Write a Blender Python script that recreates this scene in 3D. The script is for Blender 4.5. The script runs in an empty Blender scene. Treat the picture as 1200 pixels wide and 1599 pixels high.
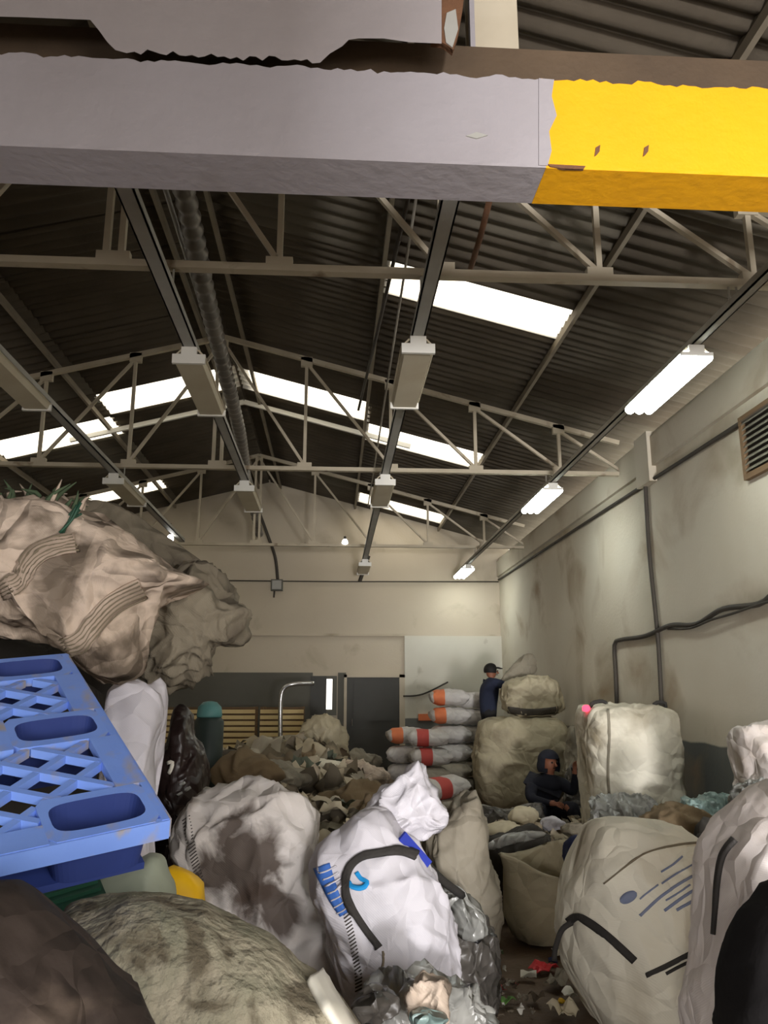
import bpy, bmesh, math, random
from math import sin, cos, pi, atan, tan, radians, sqrt
from mathutils import Vector as V, Matrix, noise
from mathutils.bvhtree import BVHTree

S = bpy.context.scene
COL = S.collection
rnd = random.Random(7)

# ------------------------------------------------------------------ camera
FPX = 1250.0
PITCH = atan(285.5 / FPX)
YAW = atan(80 / FPX * cos(PITCH))
EYE = V((0, 0, 1.6))
FW = V((sin(YAW) * cos(PITCH), cos(YAW) * cos(PITCH), sin(PITCH)))
RT = V((cos(YAW), -sin(YAW), 0))
UP = RT.cross(FW)
cd = bpy.data.cameras.new('camera')
cam = bpy.data.objects.new('camera', cd)
COL.objects.link(cam)
cam.location = EYE
cam.rotation_euler = (pi / 2 + PITCH, 0, -YAW)
cd.sensor_fit = 'VERTICAL'
cd.sensor_height = 36
cd.lens = FPX / 1599 * 36
cd.clip_start = 0.05
S.camera = cam

# ------------------------------------------------------------------ world, daylight, exposure
w = bpy.data.worlds.new('overcast_sky')
S.world = w
w.use_nodes = True
bg = w.node_tree.nodes['Background']
bg.inputs[0].default_value = (1.0, 0.95, 0.86, 1)
bg.inputs[1].default_value = 3.6
# daylight that falls in through the open gate behind the photographer
gd = bpy.data.lights.new('gate_daylight', 'AREA')
gd.shape = 'RECTANGLE'
gd.size = 2.6
gd.size_y = 2.8
gd.energy = 265
gd.color = (1.0, 0.965, 0.96)
gl = bpy.data.objects.new('gate_daylight', gd)
COL.objects.link(gl)
gl.location = (2.1, -2.75, 1.7)
gl.rotation_euler = (radians(52), 0, radians(10))
# the sunlit yard outside the gate throws light up into the hall
yd = bpy.data.lights.new('sunlit_yard', 'AREA')
yd.shape = 'RECTANGLE'
yd.size = 1.3
yd.size_y = 1.0
yd.energy = 1900
yd.color = (1.0, 0.97, 0.97)
yl = bpy.data.objects.new('sunlit_yard', yd)
COL.objects.link(yl)
yl.location = (1.75, -9.5, 0.8)
yl.rotation_euler = (radians(97), 0, 0)
# added fill lamp at a made-up doorway, brightening bales and bags
sd = bpy.data.lights.new('added_doorway_fill', 'AREA')
sd.shape = 'RECTANGLE'
sd.size = 1.5
sd.size_y = 1.8
sd.energy = 150
sd.color = (1.0, 0.96, 0.93)
sl = bpy.data.objects.new('added_doorway_fill', sd)
COL.objects.link(sl)
sl.location = (-1.45, -2.75, 1.1)
sl.rotation_euler = (radians(54), 0, radians(-8))
S.view_settings.view_transform = 'Standard'
S.view_settings.look = 'None'
S.view_settings.gamma = 1
S.view_settings.use_curve_mapping = False
S.view_settings.exposure = 0.0


# ------------------------------------------------------------------ measuring helpers (photo pixel -> point in the hall)
def ray(px, py):
    return FW + RT * ((px - 600) / FPX) + UP * ((799.5 - py) / FPX)


def PY(px, py, y, tilt=0.0, zc=0.0):
    """point on the plane Y = y + tilt*(z-zc)"""
    d = ray(px, py)
    t = (y + tilt * (EYE.z - zc)) / (d.y - tilt * d.z)
    return EYE + d * t


def PZ(px, py, z):
    d = ray(px, py)
    return EYE + d * ((z - EYE.z) / d.z)


# ------------------------------------------------------------------ materials
def lin(c):
    return tuple((x / 12.92 if x <= 0.04045 else ((x + 0.055) / 1.055) ** 2.4) for x in c)


def hx(r, g, b):
    return lin((r / 255, g / 255, b / 255)) + (1,)


MATS = {}


def mat(name, base, var=None, scale=3.0, amount=0.5, rough=0.8, bump=0.0, bscale=20.0, stretch=(1, 1, 1),
        dirt=None, dscale=1.2, dlo=0.5, dhi=0.7, metal=0.0, weave=0.0, crumple=0.0, cscale=6.0, alpha=1.0, spec=0.35,
        transl=0.0, emit=None, estr=0.0, zband=None, stain=None):
    if name in MATS:
        return MATS[name]
    m = bpy.data.materials.new(name)
    m.use_nodes = True
    nt = m.node_tree
    N, L = nt.nodes, nt.links
    b = N['Principled BSDF']
    b.inputs['Roughness'].default_value = rough
    b.inputs['Metallic'].default_value = metal
    b.inputs['Specular IOR Level'].default_value = spec
    b.inputs['Alpha'].default_value = alpha
    tc = N.new('ShaderNodeTexCoord')
    mp = N.new('ShaderNodeMapping')
    mp.inputs['Scale'].default_value = stretch
    L.new(tc.outputs['Object'], mp.inputs[0])
    col = None

    def noise_node(sc, det=5, dis=0.0):
        n = N.new('ShaderNodeTexNoise')
        n.inputs['Scale'].default_value = sc
        n.inputs['Detail'].default_value = det
        n.inputs['Distortion'].default_value = dis
        L.new(mp.outputs[0], n.inputs['Vector'])
        return n

    def mixc(a, bb, fac):
        x = N.new('ShaderNodeMix')
        x.data_type = 'RGBA'
        for k, v in ((6, a), (7, bb)):
            if isinstance(v, tuple):
                x.inputs[k].default_value = v
            else:
                L.new(v, x.inputs[k])
        L.new(fac, x.inputs[0])
        return x.outputs[2]

    def ramp(src, lo, hi, top=1.0):
        r = N.new('ShaderNodeMapRange')
        r.inputs[1].default_value = lo
        r.inputs[2].default_value = hi
        r.inputs[4].default_value = top
        L.new(src, r.inputs[0])
        return r.outputs[0]

    col = base
    if var is not None:
        n = noise_node(scale, 6)
        col = mixc(col, var, ramp(n.outputs[0], 0.5 - amount * 0.4, 0.5 + amount * 0.4))
    if zband is not None:      # a painted band below a given height: (height, colour)
        sp = N.new('ShaderNodeSeparateXYZ')
        ge = N.new('ShaderNodeNewGeometry')
        L.new(ge.outputs['Position'], sp.inputs[0])
        nn = noise_node(3.0, 4)
        ad = N.new('ShaderNodeMath')
        ad.operation = 'MULTIPLY_ADD'
        L.new(nn.outputs[0], ad.inputs[0])
        ad.inputs[1].default_value = 0.05
        L.new(sp.outputs[2], ad.inputs[2])
        col = mixc(zband[1], col, ramp(ad.outputs[0], zband[0] + 0.02, zband[0] + 0.04))
    if dirt is not None:
        n = noise_node(dscale, 8, 0.6)
        col = mixc(col, dirt, ramp(n.outputs[0], dlo, dhi, 0.9))
    if stain is not None:      # one soiled patch with its own shape: (centre, radius, colour)
        for sc_, sr_, scol in stain:
            ge = N.new('ShaderNodeNewGeometry')
            n = noise_node(5.0, 6, 0.8)
            ds = N.new('ShaderNodeVectorMath'); ds.operation = 'DISTANCE'
            L.new(ge.outputs['Position'], ds.inputs[0]); ds.inputs[1].default_value = sc_
            ad = N.new('ShaderNodeMath'); ad.operation = 'MULTIPLY_ADD'
            L.new(n.outputs[0], ad.inputs[0]); ad.inputs[1].default_value = -sr_ * 2.2; L.new(ds.outputs[1], ad.inputs[2])
            r = N.new('ShaderNodeMapRange')
            r.inputs[1].default_value = sr_ * .0; r.inputs[2].default_value = -sr_ * .4; r.inputs[4].default_value = .92
            L.new(ad.outputs[0], r.inputs[0])
            col = mixc(col, scol, r.outputs[0])
    if isinstance(col, tuple):
        b.inputs['Base Color'].default_value = col
    else:
        L.new(col, b.inputs['Base Color'])
    prev = None

    def addbump(h, strength, dist):
        nonlocal prev
        bp = N.new('ShaderNodeBump')
        bp.inputs['Strength'].default_value = strength
        bp.inputs['Distance'].default_value = dist
        L.new(h, bp.inputs['Height'])
        if prev is not None:
            L.new(prev, bp.inputs['Normal'])
        prev = bp.outputs[0]

    if bump:
        addbump(noise_node(bscale, 6).outputs[0], bump, 0.02)
    if crumple:
        n = noise_node(cscale * 0.6, 3)
        vo = N.new('ShaderNodeTexVoronoi')
        vo.feature = 'DISTANCE_TO_EDGE'
        vo.inputs['Scale'].default_value = cscale
        ad = N.new('ShaderNodeVectorMath')
        ad.operation = 'MULTIPLY_ADD'
        L.new(n.outputs[1], ad.inputs[0])
        ad.inputs[1].default_value = (0.35, 0.35, 0.35)
        L.new(mp.outputs[0], ad.inputs[2])
        L.new(ad.outputs[0], vo.inputs['Vector'])
        addbump(vo.outputs[0], crumple, 0.14)
    if weave:
        wv = N.new('ShaderNodeTexWave')
        wv.inputs['Scale'].default_value = 60
        wv.bands_direction = 'DIAGONAL'
        L.new(mp.outputs[0], wv.inputs['Vector'])
        addbump(wv.outputs[1], weave, 0.004)
    if prev is not None:
        L.new(prev, b.inputs['Normal'])
    if emit:
        b.inputs['Emission Color'].default_value = emit
        b.inputs['Emission Strength'].default_value = estr
    if transl:
        out = N['Material Output']
        tr = N.new('ShaderNodeBsdfTranslucent')
        tr.inputs[0].default_value = (0.9, 0.9, 0.9, 1)
        mx = N.new('ShaderNodeMixShader')
        mx.inputs[0].default_value = transl
        L.new(b.outputs[0], mx.inputs[1])
        L.new(tr.outputs[0], mx.inputs[2])
        L.new(mx.outputs[0], out.inputs[0])
    MATS[name] = m
    return m


M_floor = mat('trodden_dirt_floor', hx(112, 92, 74), hx(86, 70, 54), 2.0, 0.8, 0.75, 0.4, 30, dirt=hx(128, 116, 102), dscale=1.6, dlo=0.58, dhi=0.75)
M_wallR = mat('dirty_white_wall', hx(204, 198, 182), hx(186, 176, 156), 0.7, 0.8, 0.9, 0.15, 25,
              dirt=hx(146, 126, 100), dscale=0.9, dlo=0.52, dhi=0.74, zband=(1.12, hx(96, 98, 94)))
M_wallB = mat('dusty_beige_wall', hx(196, 186, 167), hx(179, 168, 148), 0.6, 0.8, 0.9, 0.1, 25, dirt=hx(150, 138, 118), dscale=1.1, dlo=0.6, dhi=0.8)
M_panel = mat('pale_wall_panel', hx(206, 204, 192), hx(190, 186, 172), 1.0, 0.7, 0.85, dirt=hx(150, 142, 126), dscale=2, dlo=0.62, dhi=0.75, zband=(1.1, hx(112, 114, 112)))
M_greyband = mat('grey_painted_band', hx(104, 103, 96), hx(92, 90, 82), 1.2, 0.8, 0.85)
M_doorgrey = mat('dark_grey_door', hx(72, 72, 68), hx(60, 59, 55), 1.5, 0.8, 0.6)
M_sheet = mat('aged_fibre_cement', hx(98, 90, 78), hx(72, 66, 57), 1.1, 0.9, 0.95, 0.3, 12, spec=0.1)
M_sheet2 = mat('greyer_fibre_cement', hx(108, 102, 90), hx(82, 76, 66), 1.3, 0.9, 0.95, 0.3, 12, spec=0.1)
M_truss = mat('cream_truss_paint', hx(190, 181, 160), hx(166, 155, 134), 3, 0.7, 0.6, dirt=hx(110, 92, 70), dscale=4, dlo=0.62, dhi=0.75)
M_purlin = mat('dull_purlin_paint', hx(140, 132, 116), hx(120, 110, 94), 3, 0.7, 0.7)
M_conc = mat('painted_concrete', hx(160, 156, 160), hx(145, 140, 142), 1.6, 0.8, 0.75, 0.25, 18, dirt=hx(140, 134, 132), dscale=2.2, dlo=0.66, dhi=0.82)
M_yellow = mat('yellow_beam_paint', hx(232, 168, 10), hx(222, 158, 14), 2.2, 0.7, 0.65, 0.2, 18, dirt=hx(205, 150, 30), dscale=5, dlo=0.7, dhi=0.8)
M_plaster = mat('grey_plaster', hx(160, 154, 154), hx(145, 139, 139), 1.4, 0.8, 0.85, 0.3, 14)
M_brownband = mat('rusty_brown_steel', hx(92, 76, 58), hx(70, 58, 46), 3, 0.8, 0.8, 0.3, 25)
M_rust = mat('rust', hx(120, 84, 58), hx(84, 60, 44), 8, 0.9, 0.9, 0.5, 30)
M_tray = mat('grey_cable_tray', hx(168, 168, 162), hx(150, 148, 140), 4, 0.7, 0.5)
M_fix = mat('dusty_fixture_enamel', hx(205, 198, 176), hx(186, 174, 148), 3, 0.8, 0.5)
M_capwhite = mat('white_lamp_cap', hx(225, 224, 216), rough=0.45)
M_tubeoff = mat('unlit_tube_glass', hx(215, 212, 200), rough=0.25)
M_tubeon = mat('lit_tube', (1, 1, 1, 1), emit=(0.93, 1.0, 0.95, 1), estr=22)
M_bulb = mat('lit_bulb', (1, 1, 1, 1), emit=(1.0, 0.98, 0.95, 1), estr=12)
M_duct = mat('ribbed_foil_duct', hx(128, 122, 114), hx(98, 94, 88), 6, 0.9, 0.45, metal=0.35)
M_cable = mat('dark_cable', hx(58, 54, 48), hx(70, 64, 56), 5, 0.7, 0.7)
M_cablepale = mat('dusty_pale_conduit', hx(150, 146, 136), hx(132, 126, 114), 5, 0.7, 0.6)
M_louvre = mat('dusty_louvre_slat', hx(120, 116, 102), hx(100, 96, 84), 4, 0.8, 0.7)
M_woodframe = mat('brown_wood_frame', hx(122, 98, 70), hx(100, 78, 56), 4, 0.8, 0.7, stretch=(1, 1, 6))
M_slat = mat('pale_yellow_timber', hx(222, 202, 150), hx(204, 180, 128), 4, 0.7, 0.7)
M_steel = mat('shiny_steel_pipe', hx(200, 200, 200), rough=0.25, metal=0.9)

WH = dict(rough=0.7, crumple=0.45, cscale=4.2, weave=0.12, bump=0.15, bscale=9)
M_bag_white = mat('clean_white_woven', hx(206, 204, 210), hx(194, 191, 198), 2.2, 0.6, dirt=hx(174, 164, 154), dscale=2.4, dlo=0.62, dhi=0.8, **WH)
M_bag_dirty = mat('soiled_white_woven', hx(222, 218, 216), hx(206, 198, 190), 2.2, 0.7, dirt=hx(130, 114, 98), dscale=2.6, dlo=0.56, dhi=0.68,
                  stain=[(tuple(PY(372, 1345, 3.95)), .21, hx(74, 61, 52)), (tuple(PY(415, 1425, 3.95)), .16, hx(84, 71, 63))], **WH)
M_bag_cream = mat('cream_woven', hx(232, 228, 212), hx(216, 208, 188), 1.6, 0.8, dirt=hx(150, 138, 114), dscale=1.6, dlo=0.5, dhi=0.66, **WH)
M_bag_pinkwhite = mat('pinkish_white_woven', hx(238, 232, 230), hx(220, 208, 198), 1.5, 0.8, dirt=hx(170, 148, 124), dscale=1.6, dlo=0.54, dhi=0.7, **WH)
M_bag_beige = mat('beige_woven', hx(176, 166, 142), hx(156, 146, 120), 2, 0.8, dirt=hx(112, 100, 80), dscale=1.8, dlo=0.54, dhi=0.72, **WH)
M_bag_grey = mat('dusty_grey_woven', hx(150, 143, 127), hx(122, 114, 98), 2, 0.8, dirt=hx(84, 76, 64), dscale=2.2, dlo=0.5, dhi=0.7, **WH)
M_bag_dark = mat('dark_grey_woven', hx(66, 62, 56), hx(48, 44, 40), 2, 0.8, rough=0.85, crumple=0.5, cscale=3)
M_tarp = mat('pinkish_tarp', hx(214, 197, 180), hx(184, 166, 148), 2.6, 0.8, 0.75, 0.3, 8, dirt=hx(104, 92, 78), dscale=3.6, dlo=0.47, dhi=0.6, crumple=0.8, cscale=4, weave=0.1)
M_tarpgrey = mat('grey_tarp', hx(142, 134, 116), hx(104, 96, 82), 3.6, 0.9, 0.8, 0.4, 8, dirt=hx(70, 62, 52), dscale=2.6, dlo=0.5, dhi=0.68, crumple=0.7, cscale=3.4, weave=0.2)
M_felt = mat('matted_grey_felt', hx(170, 162, 142), hx(128, 128, 108), 9, 0.6, 0.95, 1.0, 34, dirt=hx(96, 88, 72), dscale=7, dlo=0.5, dhi=0.6, crumple=0.12, cscale=9)
M_brownbag = mat('dark_brown_sheet', hx(56, 46, 39), hx(41, 33, 29), 2, 0.9, 0.85, 0.4, 10, dirt=hx(112, 98, 86), dscale=2.6, dlo=0.54, dhi=0.68, crumple=0.6, cscale=5)
M_black = mat('black_plastic', hx(28, 27, 28), hx(20, 20, 20), 3, 0.6, 0.45, crumple=0.35, cscale=4)
M_blacksack = mat('black_cloth', hx(24, 23, 24), hx(32, 30, 30), 3, 0.6, 0.95, 0.3, 15, spec=0.1)
M_darkbrown = mat('dark_brown_plastic', hx(44, 32, 30), hx(34, 26, 24), 3, 0.7, 0.35, crumple=0.4, cscale=5)
M_strap = mat('black_webbing', hx(44, 42, 40), hx(58, 55, 52), 8, 0.7, 0.8, 0.3, 60)
M_thread = mat('dark_seam_thread', hx(70, 64, 60), rough=0.9)
M_crease = mat('dark_crease_thread', hx(120, 110, 92), rough=0.9)
M_tarpband = mat('ribbed_tarp_strip', hx(186, 168, 152), hx(150, 134, 118), 6, 0.9, 0.7, 0.3, 30)
M_blue = mat('blue_pallet_plastic', hx(124, 158, 232), hx(108, 142, 220), 4, 0.7, 0.5, 0.1, 20, dirt=hx(160, 152, 142), dscale=5, dlo=0.5, dhi=0.62)
M_blueshade = mat('blue_pallet_shade', hx(46, 62, 124), hx(38, 52, 106), 4, 0.7, 0.55)  # pallet blue darkened: shade of cups and underside put into the colour
M_print = mat('blue_print', hx(50, 96, 176), hx(66, 110, 186), 12, 0.8, 0.7)
M_printsky = mat('bright_blue_marker', hx(30, 146, 214), rough=0.7)
M_printgrey = mat('faded_blue_print', hx(112, 124, 156), hx(136, 142, 160), 14, 0.8, 0.8)
M_navy = mat('navy_cloth', hx(32, 38, 74), hx(26, 30, 60), 5, 0.7, 0.9)
M_royal = mat('royal_blue_strap', hx(36, 52, 150), rough=0.7)
M_clear = mat('smoky_film', hx(170, 172, 168), hx(120, 118, 112), 4, 0.9, 0.3, crumple=0.9, cscale=5, spec=0.6)
M_teal = mat('pale_teal_film', hx(150, 176, 172), hx(118, 138, 134), 5, 0.9, 0.3, crumple=0.9, cscale=6, spec=0.6)
M_greyfilm = mat('dark_grey_film', hx(92, 88, 82), hx(66, 62, 58), 4, 0.9, 0.4, crumple=0.9, cscale=5, spec=0.5)
M_brownrag = mat('brown_rag', hx(128, 110, 84), hx(100, 84, 62), 4, 0.9, 0.95, 0.4, 15)
M_greenplas = mat('dark_green_plastic', hx(44, 88, 68), hx(34, 70, 54), 4, 0.7, 0.5)
M_palegreen = mat('pale_green_sheet', hx(158, 166, 148), hx(142, 148, 130), 3, 0.7, 0.6, crumple=0.2, cscale=3)
M_yellowplas = mat('yellow_plastic', hx(236, 190, 20), hx(220, 170, 16), 4, 0.6, 0.5)
M_whiteplas = mat('white_plastic', hx(232, 230, 216), hx(215, 210, 196), 4, 0.6, 0.45)
M_tealplas = mat('teal_plastic', hx(92, 142, 140), rough=0.5)
M_drum = mat('dark_green_drum', hx(50, 62, 58), hx(40, 50, 48), 3, 0.7, 0.5)
M_sackw = mat('white_sack', hx(214, 210, 206), hx(190, 186, 182), 3, 0.8, crumple=0.4, cscale=5, rough=0.7)
M_sackg = mat('grey_sack', hx(176, 170, 156), hx(150, 142, 126), 3, 0.8, crumple=0.4, cscale=5, rough=0.75)
M_sacko = mat('orange_sack_print', hx(226, 132, 84), hx(206, 112, 76), 4, 0.7, rough=0.7)
M_sackr = mat('red_sack_print', hx(200, 84, 78), hx(176, 76, 70), 4, 0.7, rough=0.7)
M_foam = mat('cream_foam', hx(214, 204, 178), hx(190, 178, 150), 6, 0.7, 0.8)
M_skin = mat('skin', hx(150, 98, 74), hx(136, 86, 64), 6, 0.6, 0.55)
M_jacket = mat('dark_navy_jacket', hx(27, 28, 38), hx(22, 23, 32), 4, 0.7, 0.9, 0.3, 20)
M_jacketblue = mat('blue_work_jacket', hx(38, 44, 64), hx(31, 36, 54), 4, 0.7, 0.9, 0.3, 20)
M_trouser = mat('charcoal_trousers', hx(40, 38, 38), hx(30, 29, 30), 4, 0.7, 0.9, 0.3, 20)
M_shoe = mat('black_shoe', hx(22, 20, 20), rough=0.6)
M_hair = mat('black_hair', hx(20, 17, 16), rough=0.7)
M_eye = mat('dark_eye', hx(18, 14, 12), rough=0.3)
M_red = mat('red_wrapper', hx(206, 50, 56), rough=0.5)
M_redlamp = mat('red_indicator', hx(240, 40, 60), emit=(1.0, 0.06, 0.12, 1), estr=2.5)
M_greenlit = mat('green_wrapper', hx(90, 130, 60), rough=0.6)
M_bluelit = mat('pale_blue_bottle', hx(120, 150, 170), rough=0.3)
M_weed = mat('green_plastic_twine', hx(62, 84, 62), hx(84, 96, 70), 6, 0.8, 0.8)


def attr_mat(name, rough=0.7):
    m = bpy.data.materials.new(name)
    m.use_nodes = True
    nt = m.node_tree
    b = nt.nodes['Principled BSDF']
    a = nt.nodes.new('ShaderNodeAttribute')
    a.attribute_name = 'piece_colour'
    nt.links.new(a.outputs['Color'], b.inputs['Base Color'])
    b.inputs['Roughness'].default_value = rough
    b.inputs['Specular IOR Level'].default_value = 0.3
    return m


M_pieces = attr_mat('mixed_waste_pieces')

# skylight sheet: mostly clear fibreglass
M_sky = bpy.data.materials.new('translucent_roof_sheet')
M_sky.use_nodes = True
_n, _l = M_sky.node_tree.nodes, M_sky.node_tree.links
_n.remove(_n['Principled BSDF'])
_t = _n.new('ShaderNodeBsdfTransparent')
_t.inputs[0].default_value = (0.97, 0.95, 0.9, 1)
_tr = _n.new('ShaderNodeBsdfTranslucent')
_tr.inputs[0].default_value = (0.95, 0.92, 0.86, 1)
_mx = _n.new('ShaderNodeMixShader')
_mx.inputs[0].default_value = 0.3
_l.new(_t.outputs[0], _mx.inputs[1])
_l.new(_tr.outputs[0], _mx.inputs[2])
_l.new(_mx.outputs[0], _n['Material Output'].inputs[0])


# ------------------------------------------------------------------ object helpers
def tag(o, label=None, cat=None, group=None, kind=None):
    if label: o['label'] = label
    if cat: o['category'] = cat
    if group: o['group'] = group
    if kind: o['kind'] = kind
    return o


def under(o, parent):
    """make o (placed in world space) a child; parents are only ever translated"""
    o.parent = parent
    o.matrix_parent_inverse = Matrix.Translation(-parent.location)
    return o


def empty(name, loc):
    o = bpy.data.objects.new(name, None)
    o.location = loc
    o.empty_display_size = 0.2
    COL.objects.link(o)
    return o


def mesh_obj(name, verts, faces, m, parent=None, smooth=False, origin=None):
    verts = [V(v) for v in verts]
    if origin is None:
        xs = [v.x for v in verts]; ys = [v.y for v in verts]; zs = [v.z for v in verts]
        origin = V(((min(xs) + max(xs)) / 2, (min(ys) + max(ys)) / 2, min(zs)))
    origin = V(origin)
    me = bpy.data.meshes.new(name)
    me.from_pydata([v - origin for v in verts], [], faces)
    bm = bmesh.new(); bm.from_mesh(me)
    bmesh.ops.recalc_face_normals(bm, faces=bm.faces)
    bm.to_mesh(me); bm.free()
    for mm in (m if isinstance(m, (list, tuple)) else [m]):
        me.materials.append(mm)
    if smooth:
        me.polygons.foreach_set('use_smooth', [True] * len(me.polygons))
    o = bpy.data.objects.new(name, me)
    o.location = origin
    COL.objects.link(o)
    if parent is not None:
        under(o, parent)
    return o


class MB:
    def __init__(s): s.v = []; s.f = []
    def add(s, vs, fs):
        k = len(s.v); s.v += [V(v) for v in vs]; s.f += [tuple(i + k for i in f) for f in fs]
        return s
    def hexa(s, p):          # 8 points: bottom ring 0-3, top ring 4-7
        return s.add(p, [(3, 2, 1, 0), (4, 5, 6, 7), (0, 1, 5, 4), (1, 2, 6, 5), (2, 3, 7, 6), (3, 0, 4, 7)])
    def box(s, x0, x1, y0, y1, z0, z1):
        return s.hexa([(x0, y0, z0), (x1, y0, z0), (x1, y1, z0), (x0, y1, z0), (x0, y0, z1), (x1, y0, z1), (x1, y1, z1), (x0, y1, z1)])
    def bar(s, a, b, w, h, up=V((0, 0, 1))):
        a, b = V(a), V(b)
        d = (b - a).normalized()
        sd = d.cross(up)
        if sd.length < 1e-4: sd = d.cross(V((0, 1, 0)))
        sd.normalize(); u = sd.cross(d).normalized()
        p = []
        for c in (a, b):
            for i, j in ((-1, -1), (1, -1), (1, 1), (-1, 1)):
                p.append(c + sd * (i * w / 2) + u * (j * h / 2))
        return s.add(p, [(3, 2, 1, 0), (4, 5, 6, 7), (0, 1, 5, 4), (1, 2, 6, 5), (2, 3, 7, 6), (3, 0, 4, 7)])
    def tube(s, pts, r, n=8, caps=True):
        pts = [V(p) for p in pts]
        rs = r if isinstance(r, (list, tuple)) else [r] * len(pts)
        rings = []
        pu = None
        for i, p in enumerate(pts):
            d = (pts[min(i + 1, len(pts) - 1)] - pts[max(i - 1, 0)]).normalized()
            if pu is None:
                pu = d.orthogonal().normalized()
            pu = (pu - d * pu.dot(d)).normalized()
            q = d.cross(pu)
            rings.append([p + (pu * cos(2 * pi * k / n) + q * sin(2 * pi * k / n)) * rs[i] for k in range(n)])
        vs = [v for rg in rings for v in rg]
        fs = []
        for i in range(len(pts) - 1):
            for k in range(n):
                a = i * n + k; b = i * n + (k + 1) % n
                fs.append((a, b, b + n, a + n))
        if caps:
            fs.append(tuple(range(n - 1, -1, -1))); fs.append(tuple(range(len(vs) - n, len(vs))))
        return s.add(vs, fs)
    def lathe(s, prof, c, n=24, axis=None):
        c = V(c); vs = []; fs = []
        for r, z in prof:
            for k in range(n):
                vs.append(c + V((r * cos(2 * pi * k / n), r * sin(2 * pi * k / n), z)))
        for i in range(len(prof) - 1):
            for k in range(n):
                a = i * n + k; b = i * n + (k + 1) % n
                fs.append((a, b, b + n, a + n))
        fs.append(tuple(range(n - 1, -1, -1))); fs.append(tuple(range(len(vs) - n, len(vs))))
        return s.add(vs, fs)
    def build(s, name, m, parent=None, smooth=False, origin=None):
        return mesh_obj(name, s.v, s.f, m, parent, smooth, origin)


def catmull(pts, n, closed=True):
    pts = [V((p[0], p[1], p[2] if len(p) > 2 else 0)) for p in pts]
    k = len(pts); out = []
    segs = k if closed else k - 1
    for i in range(segs):
        def g(j): return pts[j % k] if closed else pts[max(0, min(k - 1, j))]
        p0, p1, p2, p3 = g(i - 1), g(i), g(i + 1), g(i + 2)
        for q in range(12):
            t = q / 12
            out.append(0.5 * ((2 * p1) + (p2 - p0) * t + (2 * p0 - 5 * p1 + 4 * p2 - p3) * t * t + (3 * p1 - p0 - 3 * p2 + p3) * t ** 3))
    if not closed: out.append(pts[-1])
    # resample by length
    if closed: out.append(out[0])
    L = [0]
    for a, b in zip(out, out[1:]): L.append(L[-1] + (b - a).length)
    res = []; j = 0
    for i in range(n):
        t = L[-1] * i / (n if closed else n - 1)
        while j < len(L) - 2 and L[j + 1] < t: j += 1
        u = (t - L[j]) / max(1e-9, L[j + 1] - L[j])
        res.append(out[j].lerp(out[j + 1], min(1, u)))
    return res


def fold(p, seed, f):
    """creased cloth: ridged noise"""
    q = p * f + V((seed * 7.3, seed * 3.1, seed * 5.7))
    a = 1 - abs(noise.noise(q)) * 2
    b = 1 - abs(noise.noise(q * 2.3 + V((9, 4, 2)))) * 2
    c = noise.noise(q * 0.6 + V((2, 8, 5)))
    w_ = V((noise.noise(q * .8), noise.noise(q * .8 + V((5, 1, 3))), noise.noise(q * .8 + V((1, 7, 2))))) * .5
    dd = noise.voronoi(q * .75 + w_)[0]
    e = max(0.0, 1 - (dd[1] - dd[0]) * 2.4)
    d2 = noise.voronoi(q * 1.9 + w_ * 1.6 + V((3, 3, 3)))[0]
    e2 = max(0.0, 1 - (d2[1] - d2[0]) * 2.2)
    return 0.4 * a + 0.25 * b + 0.7 * c - 0.6 + 0.9 * e * e + 0.38 * e2 * e2


def blob(name, outline, y, depth, m, seed, wr=0.03, wf=3.0, tilt=0.0, boxy=2.6, n=84, rings=36, parent=None,
         stretch=(1, 1, 1), smooth=True, floor=0.004, centre=None):
    n, rings = int(n * 1.4), int(rings * 1.4)
    """a filled soft bag: traced front outline at distance y, real thickness 'depth' (m) front to back"""
    ol = catmull(outline, n)
    zc = PY(sum(p[0] for p in outline) / len(outline), sum(p[1] for p in outline) / len(outline), y).z
    ring = [PY(p.x, p.y, y, tilt, zc) for p in ol]
    if centre:
        c = PY(centre[0], centre[1], y, tilt, zc)
    else:
        c = V((0, 0, 0))
        A = 0
        for i in range(n):
            a, b = ol[i], ol[(i + 1) % n]
            cr = a.x * b.y - b.x * a.y
            A += cr; c += V((a.x + b.x, a.y + b.y, 0)) * cr
        c = c / (3 * A)
        c = PY(c.x, c.y, y, tilt, zc)
    nv = V((0, -1, tilt)).normalized()
    e = 2.0 / boxy
    vs = []; fs = []
    for j in range(1, rings):
        a = pi * j / rings
        s = abs(sin(a)) ** e
        d = math.copysign(abs(cos(a)) ** e, cos(a)) * depth / 2
        for i in range(n):
            vs.append(c + (ring[i] - c) * s + nv * d)
    k = len(vs)
    vs.append(c + nv * depth / 2); vs.append(c - nv * depth / 2)
    for j in range(rings - 2):
        for i in range(n):
            a = j * n + i; b = j * n + (i + 1) % n
            fs.append((a, b, b + n, a + n))
    for i in range(n):
        fs.append((k, (i + 1) % n, i))
        o = (rings - 2) * n
        fs.append((k + 1, o + i, o + (i + 1) % n))
    st = V(stretch)
    out = []
    for v in vs:
        dirn = (v - c)
        dirn = dirn.normalized() if dirn.length > 1e-6 else nv
        q = V((v.x * st.x, v.y * st.y, v.z * st.z))
        v2 = v + dirn * (fold(q, seed, wf) * wr)
        if v2.z < floor: v2.z = floor
        out.append(v2)
    return mesh_obj(name, out, fs, m, parent, smooth)


def bvh(o):
    me = o.data
    return BVHTree.FromPolygons([v.co + o.location for v in me.vertices], [tuple(p.vertices) for p in me.polygons])


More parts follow.
